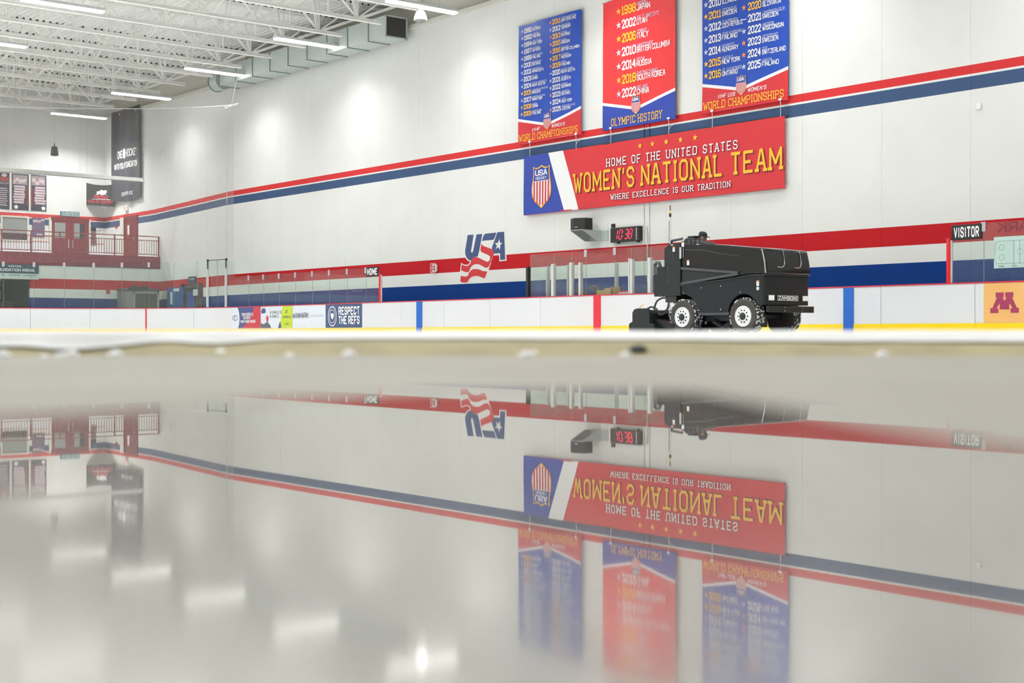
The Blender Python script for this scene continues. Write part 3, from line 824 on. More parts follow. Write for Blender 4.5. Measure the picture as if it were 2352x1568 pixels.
# ------------------------------------------------------------------ glass above the boards
def clip_obj(s, z, root, m='clip_grey'):
    x, y = path(s, -0.03)
    mb = MB(); strip(mb, s-0.055, s+0.055, -0.035, -0.02, z-0.19, z+0.02, 10); mb.build('clip', m, root)
def shield(name_label, edges, z1, posts=(), clips=True):
    a = path(edges[0]); root = empty('glass_shield', (a[0], a[1], BZ), name_label, 'glass')
    for s0, s1 in zip(edges, edges[1:]):
        strip(MB(), s0+0.007, s1-0.007, -0.062, -0.050, BZ+0.03, z1, 0.45).build('glass_pane', 'glass', root)
    for s in edges[1:-1]:
        mb = MB(); strip(mb, s-0.006, s+0.006, -0.060, -0.052, BZ+0.03, z1-0.01, 10); mb.build('joint_seal', 'galv_dark', root)
        if clips: clip_obj(s, z1, root)
    return root
e_edges = [-52.31-1.25*k for k in range(0, 13)][::-1]
shield('tall curved glass round the far end of the rink', e_edges, 3.14)
h_edges = [-52.30, -51.10, -49.86, -48.59, -47.32, -46.04, -44.81, -43.56, -42.29, -41.42]
hs = shield('row of glass panes along the home bench end, left of the red post', h_edges, 2.42)
s_edges = [-33.02, -31.85, -31.05, -30.42, -29.17, -28.50, -27.70, -26.5, -25.3]
ss = shield('glass panes with metal posts at the scorekeeper box', s_edges, 2.49, clips=False)
v_edges = [-18.10, -17.27, -15.9, -14.6, -13.3]
vs = shield('glass panes at the visitor bench, right of the machine', v_edges, 2.48)
for s in (-30.42, -29.17): clip_obj(s, 2.49, ss)
for s, w, off, z1, m in ((-33.08, 0.105, 0.0, 2.11, 'sign_black'), (-32.79, 0.06, -0.55, 2.13, 'alu'), (-31.88, 0.115, 0.0, 2.15, 'alu'), (-31.70, 0.06, -0.45, 2.13, 'alu'), (-31.05, 0.10, 0.0, 2.16, 'alu'),
                         (-30.71, 0.085, -0.06, 2.15, 'alu'), (-30.05, 0.07, -0.9, 2.13, 'alu'), (-28.57, 0.05, -0.03, 2.18, 'alu'), (-28.45, 0.09, 0.0, 2.15, 'alu'), (-27.73, 0.10, 0.0, 2.16, 'alu')):
    box_obj('post', (s-w/2, s+w/2, YB-off-0.02, YB-off+0.10, 0.95 if off < -0.2 else BZ, z1), m, ss, bevel=0.01)
# side glass of the scorekeeper box running back to the wall
for x in (-33.02, -28.5): MB().box(x-0.006, x+0.006, YB+0.1, YW-0.3, 0.95, 2.47).build('side_pane', 'glass', ss)
# red padded posts at the bench ends
for x, lab in ((-41.36, 'red padded post beside the HOME sign'), (-18.155, 'red padded post beside the VISITOR sign')):
    root = empty('padded_post', (x, YB, BZ), lab, 'post', 'padded bench posts')
    MB().lathe([(0.055, 0.0), (0.058, 0.02), (0.058, 0.98), (0.05, 1.0)], (x, YB+0.05, BZ+0.031), 'z', 14).build('pad', 'post_red', root, smooth=True)
    box_obj('backing_channel', (x+0.055, x+0.09, YB+0.03, YB+0.07, BZ+0.031, BZ+1.0), 'alu', root)
    box_obj('top_cap', (x-0.065, x+0.09, YB-0.01, YB+0.11, BZ+1.03, BZ+1.05), 'cap_red', root)
# bench name signs hung on the glass
def glass_sign(word, x0, x1, z0, z1, th):
    root = empty('bench_sign', ((x0+x1)/2, YB, z0), 'black sign reading %s in white on the bench glass' % word, 'sign', 'bench signs')
    box_obj('panel', (x0, x1, YB+0.015, YB+0.045, z0, z1), 'sign_black', root, bevel=0.008)
    h = (z1-z0)*0.58
    letters(word, (x0+x1)/2, z0+(z1-z0)*0.21, h, lambda u, v: (u, YB+0.012, v), 'print_white', root, width=(x1-x0)*0.80, align='c', th=1.45, gap=2.4)
glass_sign('HOME', -42.22, -41.45, 2.10, 2.44, 1.6)
glass_sign('VISITOR', -18.07, -17.30, 2.13, 2.47, 1.6)
# coach's rink diagram on the visitor glass, and one on the home glass
def rink_board(x0, x1, z0, z1, board, label, ln='ad_grey'):
    root = empty('rink_diagram', ((x0+x1)/2, YB, z0), label, 'whiteboard')
    if board: box_obj('board', (x0, x1, YB+0.064, YB+0.072, z0, z1), 'whiteboard', root)
    yy = YB+0.062 if board else YB+0.046
    f = lambda u, v: (u, yy, v)
    mx, mz = 0.02, (z1-z0)*0.14
    a, b, c, d = x0+mx, x1-mx, z0+mz, z1-mz*(1.0 if board else 0.6)
    r = 0.12; cor = []
    for (cx, cz, t0) in ((b-r, d-r, 0), (a+r, d-r, PI/2), (a+r, c+r, PI), (b-r, c+r, 1.5*PI)):
        cor += [(cx+r*math.cos(t0+i*PI/12), cz+r*math.sin(t0+i*PI/12)) for i in range(7)]
    mb = MB()
    def line(p, q, w=0.006):
        dx, dz = q[0]-p[0], q[1]-p[1]; L = math.hypot(dx, dz) or 1; nx, nz = -dz/L*w/2, dx/L*w/2
        mb.quad(f(p[0]+nx, p[1]+nz), f(q[0]+nx, q[1]+nz), f(q[0]-nx, q[1]-nz), f(p[0]-nx, p[1]-nz))
    for i in range(len(cor)): line(cor[i], cor[(i+1) % len(cor)])
    if board:
        for k in (0.37, 0.49, 0.61): line((a+(b-a)*k, c), (a+(b-a)*k, d), 0.009)
        for k in (0.14, 0.84):
            for kz in (0.28, 0.72):
                rr = ring(a+(b-a)*k, c+(d-c)*kz, 0.065, 0.065, n=18)
                for i in range(18): line(rr[i], rr[(i+1) % 18])
        rr = ring(a+(b-a)*0.49, (c+d)/2, 0.065, 0.065, n=18)
        for i in range(18): line(rr[i], rr[(i+1) % 18], 0.005)
        mb2 = MB(); put_text(mb2, 'RINK', a+0.1, z0+0.03, 0.02, f, width=0.13); put_text(mb2, 'COACH', a+0.42, z0+0.03, 0.02, f, width=0.12); mb2.build('lettering', 'ad_grey', root)
    mb.build('diagram_lines', ln, root)
rink_board(-17.03, -15.75, 1.46, 2.15, True, 'pale rink diagram board on the visitor bench glass')
rink_board(-43.25, -42.45, 1.52, 2.12, False, 'faint outline of a rink drawn on the home glass', 'galvanised')
f = lambda u, v: (-16.915 + 1.75 - u, YB+0.048, v)
o = empty('glass_lettering', (-16.0, YB+0.048, 2.26), 'mirrored dark lettering at the top of the visitor glass', 'lettering')
letters('WINMARK', 0.0, 2.26, 0.19, f, 'poster_maroon', o, width=1.75, th=.9)

# gate frame at the end of the tall glass
def gate_frame():
    root = empty('gate_frame', (-53.5, YB, BZ), 'two white posts with thin black goal-like top bar on the tall glass', 'frame')
    pts = []
    for s in (-54.10, -52.86):
        x, y = path(s, 0.02); pts.append((x, y))
        MB().box(x-0.05, x+0.05, y-0.04, y+0.04, BZ+0.031, 2.80).build('post', 'alu', root, bevel=0.01)
        MB().tube([(x+0.03, y, 2.75), (x+0.03, y, 3.16)], 0.022, 6).build('upright_tube', 'black_plastic', root)
        MB().tube([(x-0.04, y, 2.75), (x-0.04, y, 3.12)], 0.010, 6).build('upright_tube', 'black_plastic', root)
        MB().lathe([(0.03, -0.05), (0.055, -0.02), (0.055, 0.03), (0.02, 0.05)], (x+0.03, y, 3.17), 'z', 10).build('corner_joint', 'black_plastic', root, smooth=True)
    MB().tube([(pts[0][0], pts[0][1], 3.17), (pts[1][0], pts[1][1], 3.17)], 0.018, 6).build('top_bar', 'zam_trim', root)
gate_frame()

# ------------------------------------------------------------------ safety net over the far end
def net():
    root = empty('safety_net', (-56, 25, 3.15), 'fine grey safety net hung round the far end of the rink', 'net')
    s0, s1 = -67.5, -52.35; off = -0.04
    def top(s): return 9.62 + 0.30*math.sin(min(1, max(0, (s1-s)/15.0))*PI)
    zlo = 3.16; st = 0.056; t = 0.0027
    mb = MB(); n = int((s1-s0)/st)
    for i in range(n+1):
        s = s0+st*i; x, y = path(s, off); xa, ya = path(s+0.01, off); dx, dy = xa-x, ya-y; L = math.hypot(dx, dy); dx, dy = dx/L*t, dy/L*t
        zt = top(s)
        mb.quad((x-dx, y-dy, zlo), (x+dx, y+dy, zlo), (x+dx, y+dy, zt), (x-dx, y-dy, zt))
        mb.quad((x-dy, y+dx, zlo), (x+dy, y-dx, zlo), (x+dy, y-dx, zt), (x-dy, y+dx, zt))
    m = 34; z = zlo
    while z < 9.9:
        for i in range(m):
            a, b = s0+(s1-s0)*i/m, s0+(s1-s0)*(i+1)/m
            if z > min(top(a), top(b)): continue
            (xa, ya), (xb, yb) = path(a, off), path(b, off)
            mb.quad((xa, ya, z-t), (xb, yb, z-t), (xb, yb, z+t), (xa, ya, z+t))
        z += st
    o = mb.build('net_mesh', 'net_thread', root); o['kind'] = 'stuff'
    pts = []
    for i in range(41):
        s = s0+(s1-s0)*i/40; x, y = path(s, off); pts.append((x, y, top(s)))
    MB().tube(pts, 0.018, 5).build('top_cable', 'net_cable', root)
    x, y = path(s1, off)
    MB().tube([(x-0.9, y+0.05, top(s1)-0.03), (x+0.35, y+0.05, top(s1)+0.02)], 0.03, 8).build('end_pipe', 'net_cable', root)
    MB().tube([(x-0.5, y, top(s1)), (x-0.52, y, 8.2), (x-0.62, y, 6.0), (x-0.64, y, 3.2)], 0.012, 5).build('edge_rope', 'net_cable', root)
    MB().tube([(x-0.3, y+0.05, top(s1)), (x-0.25, y+0.3, 10.95)], 0.010, 5).build('hanger_rope', 'net_cable', root)
net()

# ------------------------------------------------------------------ banners on the long wall
def wave(ph, amp):
    def w(u, v): return amp*(0.6*math.sin(1.9*u+0.9*v+ph) + 0.5*math.sin(4.3*u-1.1*v+2.1*ph) + 0.35*math.sin(2.7*v+1.3*u+ph*0.7))
    return w
def banner_fn(x0, z0, yb, wv): return lambda off: (lambda u, v: (x0+u, yb - wv(u, v) - off, z0+v))
def cloth(mb, F, w, lo, hi, nu=40, nv=40, th=True):
    base = len(mb.v); f = F(0.0)
    for i in range(nu+1):
        u = w*i/nu; a, b = lo(u), hi(u)
        for j in range(nv+1): mb.v.append(f(u, a+(b-a)*j/nv))
    for i in range(nu):
        for j in range(nv):
            p = base+i*(nv+1)+j; mb.f.append((p, p+nv+1, p+nv+2, p+1))
def region(mb, F, off, u0, u1, lo, hi, n=40, nv=6):
    f = F(off); base = len(mb.v)
    for i in range(n+1):
        u = u0+(u1-u0)*i/n; a, b = lo(u), hi(u)
        for j in range(nv+1): mb.v.append(f(u, a+(b-a)*j/nv))
    for i in range(n):
        for j in range(nv):
            p = base+i*(nv+1)+j; mb.f.append((p, p+nv+1, p+nv+2, p+1))
def shield_pts(cu, v0, v1, hw):
    h = v1-v0
    L = [(0, v1), (0.28, v1-0.045*h), (0.55, v1-0.06*h), (0.78, v1-0.035*h), (0.86, v1-0.02*h), (0.82, v1-0.15*h), (0.88, v1-0.30*h), (0.98, v1-0.47*h), (1.0, v1-0.60*h), (0.93, v1-0.72*h), (0.72, v1-0.83*h), (0.35, v1-0.91*h), (0.0, v0)]
    r = [(cu+a*hw, b) for a, b in L]; l = [(cu-a*hw, b) for a, b in L[::-1][1:-1]]
    return r + l
def put_shield(root, F, cu, v0, v1, hw, words=('USA',)):
    part = MB(); fan(part, F(0.016), shield_pts(cu, v0, v1, hw)); sh = part.build('shield', 'print_gold', root)
    h = v1-v0
    mb = MB(); inner = shield_pts(cu, v0+0.045*h, v1-0.035*h, hw*0.90); fan(mb, F(0.021), inner); mb.build('shield_field', 'print_white', sh)
    mb = MB(); f = F(0.026); hb = [p for p in inner]
    zt = v1-0.36*h
    top = [p for p in hb if p[1] >= zt]
    # blue chief: clip the inner outline at zt
    rside = [p for p in inner[:13] if p[1] > zt]; lside = [p for p in inner[13:] if p[1] > zt]
    wz = 0.90*hw*0.90
    poly = rside + [(cu+wz, zt), (cu-wz, zt)] + lside
    fan(mb, f, poly); mb.build('shield_chief', 'banner_blue2', sh)
    mb = MB()
    for i in range(6):
        u = cu + (i-2.5)*hw*0.29
        d = abs(i-2.5)/2.5
        mb.quad(f(u-hw*0.075, v0+h*(0.07+0.11*d**1.6)), f(u+hw*0.075, v0+h*(0.07+0.11*d**1.6)), f(u+hw*0.075, zt-0.012*h), f(u-hw*0.075, zt-0.012*h))
    mb.build('shield_stripes', 'print_red', sh)
    mb = MB(); f2 = F(0.034)
    if len(words) == 2:
        put_text(mb, words[0], cu, zt+0.125*h, 0.115*h, f2, width=hw*1.15, align='c', th=1.3); put_text(mb, words[1], cu, zt+0.03*h, 0.055*h, f2, width=hw*1.1, align='c', th=1.1)
    else: put_text(mb, words[0], cu, zt+0.09*h, 0.14*h, f2, width=hw*1.15, align='c', th=1.5)
    mb.build('shield_lettering', 'print_white', sh)
YBN = YW - 0.12
def tall_banner(x0, w, top_m, bot_m, label, ph, amp=0.014):
    z0, H = 6.385, 4.0
    root = empty('hanging_banner', (x0+w/2, YBN, z0), label, 'banner', 'tall championship banners')
    F = banner_fn(x0, z0, YBN, wave(ph, amp))
    vm = lambda u: 0.56 + (0.33*abs(u-0.47*w)/(0.5*w))
    mb = MB(); cloth(mb, F, w, lambda u: 0.0, lambda u: H, 36, 44); mb.build('cloth', top_m, root, smooth=True)
    mb = MB(); region(mb, F, 0.004, 0, w, lambda u: 0.0, lambda u: vm(u)-0.09); mb.build('lower_field', bot_m, root, smooth=True)
    mb = MB(); region(mb, F, 0.0045, 0, w, lambda u: vm(u)-0.09, lambda u: vm(u)); mb.build('chevron', 'print_white', root, smooth=True)
    put_shield(root, F, 0.47*w, 0.34, 0.90, 0.205)
    MB().tube([(x0-0.07, YBN+0.02, z0+H-0.01), (x0+w+0.07, YBN+0.02, z0+H-0.01)], 0.018, 6).build('top_rod', 'steel', root)
    MB().tube([(x0-0.02, YBN+0.02, z0+0.02), (x0+w+0.02, YBN+0.02, z0+0.02)], 0.028, 8).build('hem_rod', bot_m, root, smooth=True)
    return root, F
def rows(root, F, data, u_star, u_year, u_place, v0, dv, hy, wy, hc, hn, wmax, star_r):
    W, Gd, Or, Pl = MB(), MB(), MB(), MB(); f = F(0.012)
    for i, (star, yr, gold, city, land) in enumerate(data):
        v = v0 - dv*i
        tgt = Gd if gold else W
        if star == '-':
            W.quad(f(u_star-star_r*0.8, v-0.012), f(u_star+star_r, v-0.012), f(u_star+star_r, v+0.012), f(u_star-star_r*0.8, v+0.012))
        else: put_star({'w': Pl, 'g': Gd, 'o': Or}[star], u_star, v, star_r, f)
        put_text(tgt, yr, u_year, v-hy*0.5, hy, f, width=wy, th=1.35, slab=False, gap=1.6)
        qw = text_quads(city, hc, None, th=.85, gap=1.3, shear=0.16)[1]; put_text(Pl, city, u_place, v+hn*0.20, hc, f, width=min(qw*0.82, wmax), th=.85, gap=1.3, shear=0.16)
        qw = text_quads(land, hn, None, th=1.15, gap=1.5)[1]; put_text(W, land, u_place, v-hy*0.5, hn, f, width=min(qw*0.86, wmax), th=1.15, gap=1.5)
    for mbb, m in ((W, 'print_white'), (Gd, 'print_gold'), (Or, 'print_orange'), (Pl, 'print_pale')):
        if mbb.v: mbb.build('lettering', m, root)
# blue banner: women's world championships
r, F = tall_banner(-36.05, 3.17, 'banner_blue', 'banner_red', "tall blue banner of women's world championships with most years, nearest the USA logo", 0.4, 0.016)
A1 = [('w','1990',0,'OTTAWA,','ONTARIO'),('w','1992',0,'TAMPERE,','FINLAND'),('w','1994',0,'LAKE PLACID,','NEW YORK'),('w','1997',0,'KITCHENER,','ONTARIO'),('w','1999',0,'ESPOO-VANTAA,','FINLAND'),('w','2000',0,'MISSISSAUGA,','ONTARIO'),('w','2001',0,'MINNEAPOLIS,','MINNESOTA'),
      ('-','2003',0,'BEIJING,','CHINA'),('w','2004',0,'HALIFAX-DARTMOUTH,','NOVA SCOTIA'),('g','2005',1,'LINKOPING-NORRKOPING,','SWEDEN'),('w','2007',0,'WINNIPEG-SELKIRK,','MANITOBA'),('g','2008',1,'HARBIN,','CHINA'),('g','2009',1,'HAMEENLINNA,','FINLAND')]
A2 = [('o','2011',1,'ZURICH-WINTERTHUR,','SWITZERLAND'),('w','2012',0,'BURLINGTON,','VERMONT'),('o','2013',1,'OTTAWA,','ONTARIO'),('o','2015',1,'MALMO,','SWEDEN'),('o','2016',1,'KAMLOOPS,','BRITISH COLUMBIA'),('g','2017',1,'PLYMOUTH,','MICHIGAN'),('o','2019',1,'ESPOO,','FINLAND'),
      ('-','2020',0,'HALIFAX-TRURO,','NOVA SCOTIA'),('w','2021',0,'CALGARY,','ALBERTA'),('w','2022',0,'HERNING,','DENMARK'),('o','2023',0,'BRAMPTON,','ONTARIO'),('w','2024',0,'UTICA,','NEW YORK'),('o','2025',0,'CESKE BUDEJOVICE,','CZECHIA')]
rows(r, F, A1, 0.20, 0.30, 0.73, 3.78, 0.232, 0.135, 0.38, 0.062, 0.085, 0.80, 0.068)
rows(r, F, A2, 1.66, 1.76, 2.22, 3.82, 0.238, 0.135, 0.40, 0.062, 0.085, 0.86, 0.068)
f = F(0.012); letters('WORLD CHAMPIONSHIPS', 0.07, 0.10, 0.20, f, 'print_gold', r, width=2.92, th=.9, slab=True, gap=2.0)
mb = MB(); put_text(mb, 'IIHF', 0.74, 0.37, 0.10, f, width=0.38, th=1.0, gap=2.0, shear=0.15); put_text(mb, "WOMEN'S", 1.72, 0.39, 0.10, f, width=0.62, th=1.0, gap=2.0, shear=0.15); mb.build('lettering', 'print_white', r)
# red banner: olympic history
r, F = tall_banner(-31.88, 3.15, 'banner_red2', 'banner_blue2', 'tall red banner headed Olympic history between the two blue ones', 1.7, 0.012)
B1 = [('g','1998',1,'NAGANO,','JAPAN'),('w','2002',0,'SALT LAKE CITY,','UTAH'),('g','2006',1,'TORINO,','ITALY'),('w','2010',0,'VANCOUVER,','BRITISH COLUMBIA'),('w','2014',0,'SOCHI,','RUSSIA'),('g','2018',1,'PYEONG CHANG,','SOUTH KOREA'),('w','2022',0,'BEIJING,','CHINA')]
rows(r, F, B1, 0.72, 0.88, 1.54, 3.60, 0.425, 0.23, 0.60, 0.105, 0.15, 1.40, 0.115)
f = F(0.012); letters('OLYMPIC HISTORY', 0.40, 0.10, 0.21, f, 'print_gold', r, width=2.20, th=.9, slab=True, gap=2.2)
# blue banner: under-18 championships
r, F = tall_banner(-27.66, 3.18, 'banner_blue', 'banner_red', 'tall blue banner of U18 championships with large years, above the machine', 2.9, 0.014)
C1 = [('w','2010',0,'CHICAGO,','ILLINOIS'),('g','2011',1,'STOCKHOLM,','SWEDEN'),('w','2012',0,'ZLIN/PREROV,','CZECH REPUBLIC'),('w','2013',0,'HEINOLA/VIERUMAKI,','FINLAND'),('w','2014',0,'BUDAPEST,','HUNGARY'),('g','2015',1,'BUFFALO,','NEW YORK'),('g','2016',1,'ST. CATHERINES,','ONTARIO')]
C2 = [('o','2020',1,'BRATISLAVA,','SLOVAKIA'),('-','2021',0,'LINKOPING/MJOLBY,','SWEDEN'),('w','2022',0,'MADISON,','WISCONSIN'),('o','2023',0,'OSTERSUND,','SWEDEN'),('o','2024',0,'ZUG,','SWITZERLAND'),('w','2025',0,'VANTAA,','FINLAND')]
rows(r, F, C1, 0.15, 0.27, 0.79, 3.13, 0.3417, 0.185, 0.46, 0.082, 0.115, 0.76, 0.092)
rows(r, F, C2, 1.60, 1.76, 2.28, 2.78, 0.331, 0.185, 0.46, 0.082, 0.115, 0.80, 0.092)
f = F(0.012); letters('WORLD CHAMPIONSHIPS', 0.07, 0.10, 0.20, f, 'print_gold', r, width=2.95, th=.9, slab=True, gap=2.0)
mb = MB(); put_text(mb, 'IIHF U18', 0.62, 0.37, 0.10, f, width=0.62, th=1.0, gap=2.0, shear=0.15); put_text(mb, "WOMEN'S", 1.75, 0.40, 0.10, f, width=0.66, th=1.0, gap=2.0, shear=0.15); mb.build('lettering', 'print_white', r)

# wide banner
def wide_banner():
    x0, w, z0, H = -35.76, 11.15, 4.0, 1.96
    root = empty('wide_banner', (x0+w/2, YBN, z0), "wide red banner reading home of the United States women's national team", 'banner')
    F = banner_fn(x0, z0, YBN, wave(0.9, 0.012)); f = F(0.017); fs = F(0.010)
    mb = MB(); cloth(mb, F, w, lambda u: 0.0, lambda u: H, 110, 20); mb.build('cloth', 'banner_red', root, smooth=True)
    e0 = lambda v: 2.03-0.78*(v/H); e1 = lambda v: 2.74-0.74*(v/H)
    for nm, a, b, off, m in (('blue_field', lambda v: 0.0, e0, 0.006, 'banner_blue2'), ('white_band', e0, e1, 0.0065, 'print_white')):
        mb = MB(); g = F(off); n = 24; base = 0
        for j in range(n+1):
            v = H*j/n
            for i in range(9): mb.v.append(g(a(v)+(b(v)-a(v))*i/8, v))
        for j in range(n):
            for i in range(8): p = j*9+i; mb.f.append((p, p+1, p+10, p+9))
        mb.build(nm, m, root, smooth=True)
    put_shield(root, F, 0.915, 0.17, 1.60, 0.49, ('USA', 'HOCKEY'))
    lines = [('HOME OF THE UNITED STATES', 4.06, 9.46, 1.25, 0.225, 'print_white', 2.8, 4.6, .95), ('WHERE EXCELLENCE IS OUR TRADITION', 4.27, 9.19, 0.195, 0.155, 'print_white', 2.6, 4.4, .95)]
    for t, u0, u1, v, h, m, gap, sp, th in lines:
        letters(t, u0, v, h, f, m, root, width=u1-u0, th=th, slab=True, gap=gap, space=sp)
        letters(t, u0+0.02, v-0.02, h, fs, 'shadow_print', root, width=u1-u0, name='letter_shadow', th=th, slab=True, gap=gap, space=sp)
    for t, u0, u1, v in (("WOMEN'S", 2.55, 5.26, 0.56), ('NATIONAL', 5.63, 8.86, 0.56), ('TEAM', 9.25, 11.03, 0.56)):
        letters(t, u0, v, 0.55, f, 'print_gold', root, width=u1-u0, th=.95, slab=True, gap=2.3)
        letters(t, u0+0.035, v-0.03, 0.55, fs, 'shadow_print', root, width=u1-u0, name='letter_shadow', th=.95, slab=True, gap=2.3)
    for u in (5.55, 6.10, 6.67, 7.25, 7.83):
        mb = MB(); put_star(mb, u, 1.735, 0.10, f); mb.build('star', 'print_gold', root)
    MB().tube([(x0-0.03, YBN+0.03, z0+H), (x0+w+0.10, YBN+0.03, z0+H)], 0.022, 6).build('top_rod', 'black_plastic', root)
    MB().tube([(x0, YBN+0.03, z0+0.02), (x0+w, YBN+0.03, z0+0.02)], 0.03, 8).build('hem_rod', 'banner_red', root, smooth=True)
    for x, k in ((-35.43, 0), (-33.12, 1), (-31.50, 0), (-28.99, 1), (-27.25, 0), (-24.74, 0)):
        mb = MB().tube([(x, YBN-0.03, 6.40), (x+0.02, YBN-0.03, 6.2), (x+0.01, YBN-0.03, z0+H-0.02)], 0.011, 5)
        if k: mb.tube([(x+0.02, YBN-0.03, 6.10), (x+0.12, YBN-0.03, 6.19), (x+0.22, YBN-0.03, 6.20)], 0.009, 5)
        mb.build('tie_cord', 'cord', root)
        box_obj('grommet_clip', (x-0.05, x+0.05, YBN-0.045, YBN-0.02, 6.40, 6.45), 'dome_white', root)
wide_banner()

# ------------------------------------------------------------------ painted USA emblem on the wall
def emblem():
    root = empty('wall_emblem', (-38.2, YW, 1.85), 'USA letters and waving red stripes painted on the wall', 'emblem')
    P = {
    'white_outline': ('paint_white', 0.003, [[(-39.08,3.57),(-37.37,3.555),(-36.92,3.555),(-36.84,2.53),(-37.23,2.52),(-37.25,2.74),(-37.50,2.74),(-37.53,2.81),(-37.82,2.27),(-37.99,1.95),(-38.12,1.94),(-38.55,2.05),(-38.77,2.02),(-38.93,1.95),(-39.02,1.83),(-39.18,1.82),(-39.51,1.88),(-39.46,2.14),(-39.48,2.28),(-39.42,2.56),(-39.25,2.49),(-39.03,2.475),(-38.93,2.53),(-38.90,2.59),(-39.0,2.60),(-39.14,2.69),(-39.23,2.85),(-39.23,3.0)]]),
    'letter_u': ('logo_blue', 0.006, [[(-39.03,3.53),(-38.68,3.52),(-38.84,2.94),(-38.82,2.905),(-38.78,2.90),(-38.74,2.905),(-38.72,2.93),(-38.52,3.52),(-38.18,3.52),(-38.37,2.92),(-38.46,2.74),(-38.64,2.73),(-38.77,2.68),(-38.84,2.62),(-38.95,2.63),(-39.09,2.73),(-39.17,2.85),(-39.18,2.98)]]),
    'letter_s_top': ('logo_blue', 0.006, [[(-38.04,3.52),(-37.39,3.52),(-37.54,3.28),(-38.1,3.28),(-38.17,3.265),(-38.2,3.28),(-38.14,3.42)]]),
    'letter_a': ('logo_blue', 0.006, [[(-37.34,3.53),(-36.97,3.525),(-36.91,2.57),(-37.19,2.57),(-37.19,2.80),(-37.52,2.80),(-37.66,2.99)]]),
    'flag_stripe': ('logo_red', 0.007, [[(-38.22,3.2),(-38.18,3.13),(-38.1,3.09),(-37.69,2.98),(-37.58,2.91),(-37.52,2.81),(-37.81,2.37),(-37.9,2.33),(-38.04,2.34),(-38.32,2.45),(-38.5,2.48),(-38.7,2.46),(-38.84,2.39),(-38.91,2.31),(-38.94,2.24),(-39.03,2.21),(-39.2,2.23),(-39.42,2.3),(-39.38,2.51),(-39.23,2.45),(-39.02,2.44),(-38.88,2.5),(-38.82,2.64),(-38.7,2.72),(-38.55,2.73),(-38.41,2.7),(-37.93,2.54),(-37.84,2.54),(-37.75,2.61),(-37.75,2.71),(-37.88,2.78),(-38.25,2.89),(-38.3,2.97)]]),
    'flag_stripe_low': ('logo_red', 0.007, [[(-39.43,2.11),(-39.32,2.07),(-39.11,2.06),(-39.02,2.09),(-38.95,2.19),(-38.84,2.27),(-38.7,2.31),(-38.55,2.31),(-38.37,2.29),(-38.15,2.22),(-37.9,2.2),(-38.04,1.98),(-38.12,1.97),(-38.37,2.05),(-38.55,2.07),(-38.77,2.05),(-38.93,1.98),(-39.04,1.86),(-39.18,1.85),(-39.33,1.86),(-39.47,1.9)]]),
    'star': ('paint_white', 0.009, [[(-37.23,3.29),(-37.19,3.16),(-37.06,3.15),(-37.17,3.08),(-37.19,2.92),(-37.3,3.02),(-37.44,2.94),(-37.36,3.07),(-37.47,3.16),(-37.31,3.16)]]),
    }
    for nm, (m, off, polys) in P.items():
        mb = MB()
        for p in polys: mb.quad(*[(x, YW-off, z) for x, z in p])
        mb.build(nm, m, root)
emblem()

# ------------------------------------------------------------------ clock, wall speaker, conduits, small wall fittings
def clock():
    x0, x1, z0, z1 = -31.50, -30.22, 2.86, 3.31
    root = empty('digital_clock', (x0, YW, z0), 'black digital wall clock showing 10:38 in red', 'clock')
    box_obj('case', (x0, x1, YW-0.16, YW-0.02, z0, z1), 'clock_black', root, bevel=0.012)
    SEG = {'0': 'abcdef', '1': 'bc', '3': 'abgcd', '8': 'abcdefg'}
    def seg(mb, u, v, w, h, s, t=0.028):
        f = lambda a, b: (u+a+0.06*(b/h), YW-0.163, v+b)
        H = {'a': (0, w, h), 'g': (0, w, h/2), 'd': (0, w, 0)}; V = {'f': (0, h/2, h), 'b': (w, h/2, h), 'e': (0, 0, h/2), 'c': (w, 0, h/2)}
        if s in H:
            a, b, y = H[s]; mb.quad(f(a+t*.6, y-t/2), f(b-t*.6, y-t/2), f(b-t*.6, y+t/2), f(a+t*.6, y+t/2))
        else:
            x, a, b = V[s]; mb.quad(f(x-t/2, a+t*.6), f(x+t/2, a+t*.6), f(x+t/2, b-t*.6), f(x-t/2, b-t*.6))
    for ch, u in (('1', -31.34), ('0', -31.13), ('3', -30.87), ('8', -30.69)):
        mb = MB()
        for s in SEG[ch]: seg(mb, u, z0+0.09, 0.125, 0.28, s)
        mb.build('digit', 'led_red', root)
    mb = MB()
    for v in (z0+0.17, z0+0.30): mb.quad(*[(-30.94+a, YW-0.163, v+b) for a, b in ((-.012, -.012), (.012, -.012), (.012, .012), (-.012, .012))])
    mb.build('colon', 'led_red', root)
    mb = MB(); put_text(mb, 'SCOREBOARD', 0, 0, 0.035, lambda a, b: (-30.32-b, YW-0.163, z0+0.04+a), width=0.36, th=1.2); mb.build('side_lettering', 'print_white', root)
    for x in (x0+0.28, x1-0.12): box_obj('bracket_foot', (x-0.03, x+0.03, YW-0.12, YW-0.04, z0-0.04, z0), 'black_plastic', root)
    box_obj('plug_box', (-31.56, -31.44, YW-0.07, YW, 3.33, 3.45), 'black_plastic', root)
clock()
